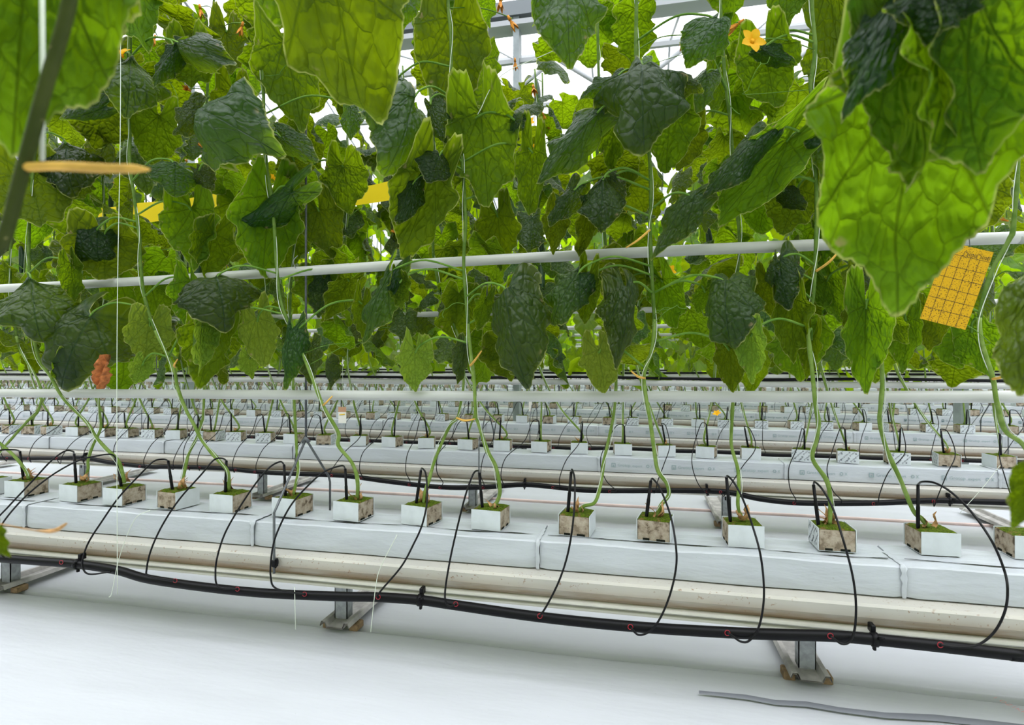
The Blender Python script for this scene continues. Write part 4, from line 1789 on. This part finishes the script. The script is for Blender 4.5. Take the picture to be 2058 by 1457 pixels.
# second row: every leaf its own object
r = random.Random(91)
petm = MB()
for i, c in enumerate(CUBES[2]):
    pl = empty('cucumber_plant', (0, 0, 0), f'cucumber vine growing from the {ordn(i+1)} cube from the left of the second slab row', 'cucumber plant', 'cucumber plants in the second row')
    sp = stem_path(r, c, 2, i)
    top = TOPZ[2] + r.uniform(-.35, .15)
    stem_obj(sp, pl, top, 2)
    if i % 2 == 0:
        sheath(pl, c + Vector((0, -.006, .0)), i + 300, 1.)
    z = .93 + r.uniform(0, .1)
    az = r.uniform(0, 6.28)
    while z < top:
        q = min(sp, key=lambda p: abs(p.z - z))
        az += 2.4 + r.uniform(-.5, .5)
        m, org = leaf_pose(r, q, r.uniform(.16, .225), az)
        o = link('leaf', VARM[r.randrange(14)], pl)
        o.matrix_world = m
        if z < 1.9 or r.random() < .3:
            mb = MB()
            mb.tube(smooth_path([q, (q + org) / 2 + Vector((0, 0, .03)), org], 4), .003, 5)
            po = link('petiole', mb.mesh('petiole', 'petiole'), o)
            po.matrix_parent_inverse = m.inverted()
        if z > 1.45 and r.random() < .16:
            a2 = az + 1.
            link('cucumber', CUKE, pl, q + Vector((math.cos(a2) * .06, math.sin(a2) * .06, .0)))
        if z > 1.3 and r.random() < .22:
            fo = link('flower', FM[r.randrange(4)], pl, q + Vector((r.uniform(-.06, .06), -.05, .0)))
            fo.rotation_euler = (R(r.uniform(40, 170)), 0, r.uniform(0, 6))
        z += r.uniform(.068, .105)
    mb = MB()
    tw = [p + Vector((.008 * math.sin(p.z * 9), -.010, 0)) for p in sp[2:] if p.z < top]
    mb.tube(tw, .0012, 4)
    tag(mb.build('support_twine', 'twine'), f'white support twine along the vine from the {ordn(i+1)} cube of the second slab row', 'twine', 'support twines of the second row')

# third to fifth rows: a vine is a stem and its foliage
FOLV = []
for s in range(9):
    q = random.Random(500 + s)
    items = []
    z = .93
    az = q.uniform(0, 6)
    while z < 2.95:
        az += 2.4 + q.uniform(-.5, .5)
        m, org = leaf_pose(q, Vector((0, 0, z)), q.uniform(.15, .215), az)
        items.append((FARV[q.randrange(8)], m))
        z += q.uniform(.075, .12)
    FOLV.append(merge_leaves('foliage', items, 'leaffar_backlit'))
for k in (3, 4, 5):
    for i, c in enumerate(CUBES[k]):
        pl = empty('cucumber_plant', c, f'cucumber vine growing from the {ordn(i+1)} cube from the left of the {ROWN[k]} slab row', 'cucumber plant', f'cucumber plants in the {ROWN[k]} row')
        sp = [p - c for p in stem_path(r, c, k, i)]
        so = stem_obj(sp, pl, 3.0 - c.z, k)
        q = min(sp, key=lambda p: abs(p.z + c.z - 2))
        fo = link('foliage', FOLV[r.randrange(9)], pl, (q.x, q.y, -c.z + r.uniform(-.06, .08)))
        fo.rotation_euler = (0, 0, r.uniform(0, 6.28))
        fo.scale = (1, 1, r.uniform(.93, 1.03))

# beyond: foliage mass
FARROW = None
for k in (6, 7, 8, 9):
    if FARROW is None:
        q = random.Random(900)
        items = []
        x = -13.
        while x < 13.:
            z = .95
            while z < 3.1:
                m, org = leaf_pose(q, Vector((x + q.uniform(-.1, .1), q.uniform(-.08, .08), z)), q.uniform(.16, .22))
                items.append((FARV[q.randrange(8)], m))
                z += q.uniform(.10, .16)
            x += .25
        FARROW = merge_leaves('foliage', items, 'leaffar_backlit')
    y = Y1 + (k - 1) * ROW + .15
    o = link('cucumber_foliage', FARROW, None, ((xat(-10, y) + xat(2068, y)) / 2 + k * .13, y, 0))
    tag(o, f'leafy cucumber vines of the {ROWN[k]} row, far back', 'foliage', None, 'stuff')
mb = MB()
for k in (6, 7, 8, 9):
    for c in CUBES[k]:
        d = r.uniform(-.25, .1)
        mb.tube([c, c + Vector((d * .4, 0, .2)), Vector((c.x + d, c.y, .98))], .006, 4)
tag(mb.build('vine_stems', 'stem'), 'thin green vine stems of the most distant rows', 'stems', None, 'stuff')

# unseen vine rows added behind the viewer to shade this aisle
for y, z in ((-.44, .15), (-1.9, 0)):
    o = link('cucumber_foliage', FARROW, None, (.2, y, z))
    tag(o, {-.44: 'unseen leafy vines added just behind the viewer to block light', -1.9: 'unseen leafy vines added farther behind the viewer to block light'}[y], 'foliage', None, 'stuff')

# ------------------------------------------------------------------ the near row: large leaves close to the viewer
NEAR = {
    'right': ("cucumber vine hanging close to the viewer at the upper right with huge leaves", ["U 1850 130 1782 636 400 .35 .45 0 .66", "U 1795 5 1818 388 250 .6 .5 28 .62", "U 1950 -10 1985 348 300 .6 .5 -20 .60", "T 1850 -60 1692 250 190 .8 .6 15 .64", "T 1900 -60 1860 95 190 .8 .6 0 .58", "T 2128 552 2062 796 165 .6 .5 0 .75", "U 2110 935 2030 1064 100 .4 .3 0 .55"]),
    'middle': ("cucumber vine close to the viewer whose big leaf hangs from the top edge", ["U 640 -170 738 230 300 .4 .4 0 .86", "U 560 -130 610 70 200 .4 .4 0 .9"]),
    'left': ("blurred cucumber vine very close to the viewer at the upper left", ["U 60 -190 20 318 400 .5 .5 10 .36", "U 20 -260 70 236 440 .5 .5 -10 .41", "U 130 -300 150 160 300 .5 .4 0 .45", "U -45 1055 22 1120 60 .4 .3 0 .4"]),
}
nstem = {'right': [(2175, 2060), (2150, 1300), (2140, 800), (2110, 400), (2090, 100), (2080, -300)], 'middle': [(560, -60), (540, -150), (530, -300)], 'left': [(-110, 3300), (-90, 1500), (-40, 640), (12, 470), (45, 345), (90, 180), (140, 0), (160, -200)]}
ny = {'right': .70, 'middle': .92, 'left': .30}
for key, (lab, specs) in NEAR.items():
    pl = empty('cucumber_plant', (0, 0, 0), lab, 'cucumber plant', 'cucumber plants near the viewer')
    mb = MB()
    sp = smooth_path([W(u, v, ny[key]) for u, v in nstem[key]], 6)
    mb.tube(sp, [max(.0042, .0088 - .00045 * abs(i - 3)) for i in range(len(sp))] if key == 'left' else .006, 10)
    mb.build('stem', 'stemshade' if key == 'left' else 'stemtop', pl)
    for ln in specs:
        o, A, E1 = place_leaf(ln, pl, 'leaf', 110, 13)
        q = min(sp, key=lambda p: (p - A).length)
        petiole(o, q, A, E1, .003)
    if key == 'left':
        mb = MB()
        pts = [W(50, 336, .30), W(120, 334, .30), W(200, 338, .30), W(262, 339, .30), W(300, 341, .30)]
        mb.tube(smooth_path(pts, 4), [.0030] * 5 + [.0032] * 4 + [.0030] * 4 + [.0026, .002, .0014, .0008], 8)
        o = mb.build('leaf_stub', 'yellowed', pl)
        o['label'] = 'yellow dried leaf-stalk stub'
        mb = MB()
        mb.tube(smooth_path([sp[8], W(-30, 1052, .44), W(70, 1066, .46), W(110, 1066, .48), W(134, 1052, .48)], 5), [.0006] * 11 + [.0012, .0016, .002, .0022, .0022, .0022, .002, .0018, .0015, .001], 6)
        mb.build('dry_tendril', 'drysheath', pl)
mb = MB()
mb.tube([W(84, -60, .31), W(86, 150, .31), W(85, 322, .31)], .0016, 6)
tag(mb.build('support_twine', 'twine'), 'blurred pale twine beside the very close vine at the upper left', 'twine')
# ------------------------------------------------------------------ traps and tags
yk = 1.50
TR, BR, BL = W(1997, 507, yk), W(1940, 663, yk), W(1849, 640, yk)
TL = TR + (BL - BR)
ux, uy = (TR - TL), (BL - TL)
lx, ly = ux.length, uy.length
ux.normalize()
uy.normalize()
nn = ux.cross(uy).normalized()
if nn.y > 0:
    nn = -nn
t = empty('sticky_trap', (0, 0, 0), 'yellow sticky insect trap card with a grid, speckled with insects', 'sticky trap')


def cp(a, b, h=0.):
    return TL + ux * (a * lx) + uy * (b * ly) + nn * h


mb = MB()
q = [cp(0, 0), cp(1, 0), cp(1, 1), cp(0, 1)]
mb.add([p + nn * .0004 for p in q] + [p - nn * .0004 for p in q], [(0, 1, 2, 3), (7, 6, 5, 4), (0, 4, 5, 1), (1, 5, 6, 2), (2, 6, 7, 3), (3, 7, 4, 0)], False)
mb.build('card', 'card', t)
mb = MB()


def line(a0, b0, a1, b1, w):
    p, s = cp(a0, b0, .0007), cp(a1, b1, .0007)
    d = (s - p).normalized()
    c = d.cross(nn) * w
    mb.add([p - c, s - c, s + c, p + c], [(0, 1, 2, 3)], False)


for a in (.18, .38, .58, .78):
    line(a, .13, a, 1, .0005)
for b in (.13, .28, .42, .56, .70, .84):
    line(0, b, 1, b, .0005)
for a in (.42, .70, .93):
    line(a, .07, a, .12, .0006)
    line(a, .07, a + .07, .07, .0004)
vs, fs = text_geo('3000', .0105)
for a in (.47, .75):
    mb.add([cp(a + x / lx, .115 - y / ly, .0008) for x, y, z in vs], fs, False)
vs, fs = text_geo('______', .0035)
for a in (.45, .73):
    mb.add([cp(a + x / lx, .058 - y / ly, .0008) for x, y, z in vs], fs, False)
mb.build('grid', 'cardprint', t)
mb = MB()
mb.tube([cp(.5, .01), cp(.5, .01) + Vector((.01, .05, .18)), cp(.5, .01) + Vector((.02, .12, .7))], .0009, 5)
mb.build('hanging_wire', 'wire', t)

mb = MB()
yr = 2.45
N = 30
for i in range(N + 1):
    u = 140 + (840 - 140) * i / N
    v = 440 - 58 * i / N + 5 * math.sin(i * .35)
    a = W(u, v - 22 + 3 * math.sin(i * .8), yr)
    b = W(u, v + 17, yr)
    mb.v += [a, b]
for i in range(N):
    mb.face((2 * i, 2 * i + 2, 2 * i + 3, 2 * i + 1))
tag(mb.build('sticky_ribbon', 'ribbon'), 'wide yellow sticky ribbon stretched behind the leaves of the front row', 'sticky ribbon')
for (u, v, y, w, h, lab, col) in ((688, 834, 3.36, .056, .105, 'white hanging plant tag with a brown top and a yellow picture, between slab rows', 1), (1066, 817, 5.0, .03, .085, 'narrow white plant tag hanging far back beside a drip stake', 0)):
    c = W(u, v, y)
    t = empty('plant_tag', c, lab, 'tag')
    mb = MB()
    mb.box((-w / 2, -.0006, -h / 2), (w / 2, .0006, h / 2))
    mb.build('paper', 'paper', t)
    if col:
        mb = MB()
        mb.box((-w / 2, -.0012, h * .18), (w / 2, -.0007, h * .5))
        mb.build('brown_panel', 'tagbrown', t)
        mb = MB()
        mb.tube([(-w * .33, -.001, h * .02), (w * .33, -.001, h * .05)], .0035, 6)
        mb.build('picture', 'tagyellow', t)
    mb = MB()
    mb.tube([(0, 0, h / 2), (.0, .005, h / 2 + .32)], .0009, 4)
    mb.build('string', 'twine', t)

# ------------------------------------------------------------------ light and camera
w = bpy.data.worlds.new('World')
bpy.context.scene.world = w
w.use_nodes = True
bg = w.node_tree.nodes['Background']
bg.inputs[0].default_value = (.96, .965, 1.0, 1)
nt = w.node_tree
tcw = nt.nodes.new('ShaderNodeTexCoord')
sxw = nt.nodes.new('ShaderNodeSeparateXYZ')
mrw = nt.nodes.new('ShaderNodeMapRange')
mrw.interpolation_type = 'SMOOTHSTEP'          # overcast sky: brightest overhead
nt.links.new(tcw.outputs['Generated'], sxw.inputs[0])
nt.links.new(sxw.outputs[2], mrw.inputs[0])
for i_, v_ in ((1, 0.), (2, 1.), (3, SKY * .12), (4, SKY)):
    mrw.inputs[i_].default_value = v_
nt.links.new(mrw.outputs[0], bg.inputs[1])

cd = bpy.data.cameras.new('camera')
cd.sensor_width = 36
cd.lens = 36 * F / 2058
cd.shift_y = -(728.5 - CV) / 2058
cd.clip_start = .02
cd.dof.use_dof = True
cd.dof.focus_distance = 2.1
cd.dof.aperture_fstop = 5.6
co = bpy.data.objects.new('camera', cd)
C.objects.link(co)
co.location = CAM
co.rotation_euler = (R(90), 0, TH)
sc = bpy.context.scene
sc.camera = co
sc.view_settings.view_transform = 'Standard'
sc.view_settings.look = 'None'
sc.view_settings.gamma = 1
sc.view_settings.use_curve_mapping = False
sc.view_settings.exposure = -.04
cy = sc.cycles
cy.use_adaptive_sampling = True
cy.adaptive_threshold = .08
cy.max_bounces = 7
cy.diffuse_bounces = 4
cy.glossy_bounces = 3
cy.transmission_bounces = 6
cy.transparent_max_bounces = 8
cy.sample_clamp_indirect = 6
cy.use_denoising = True
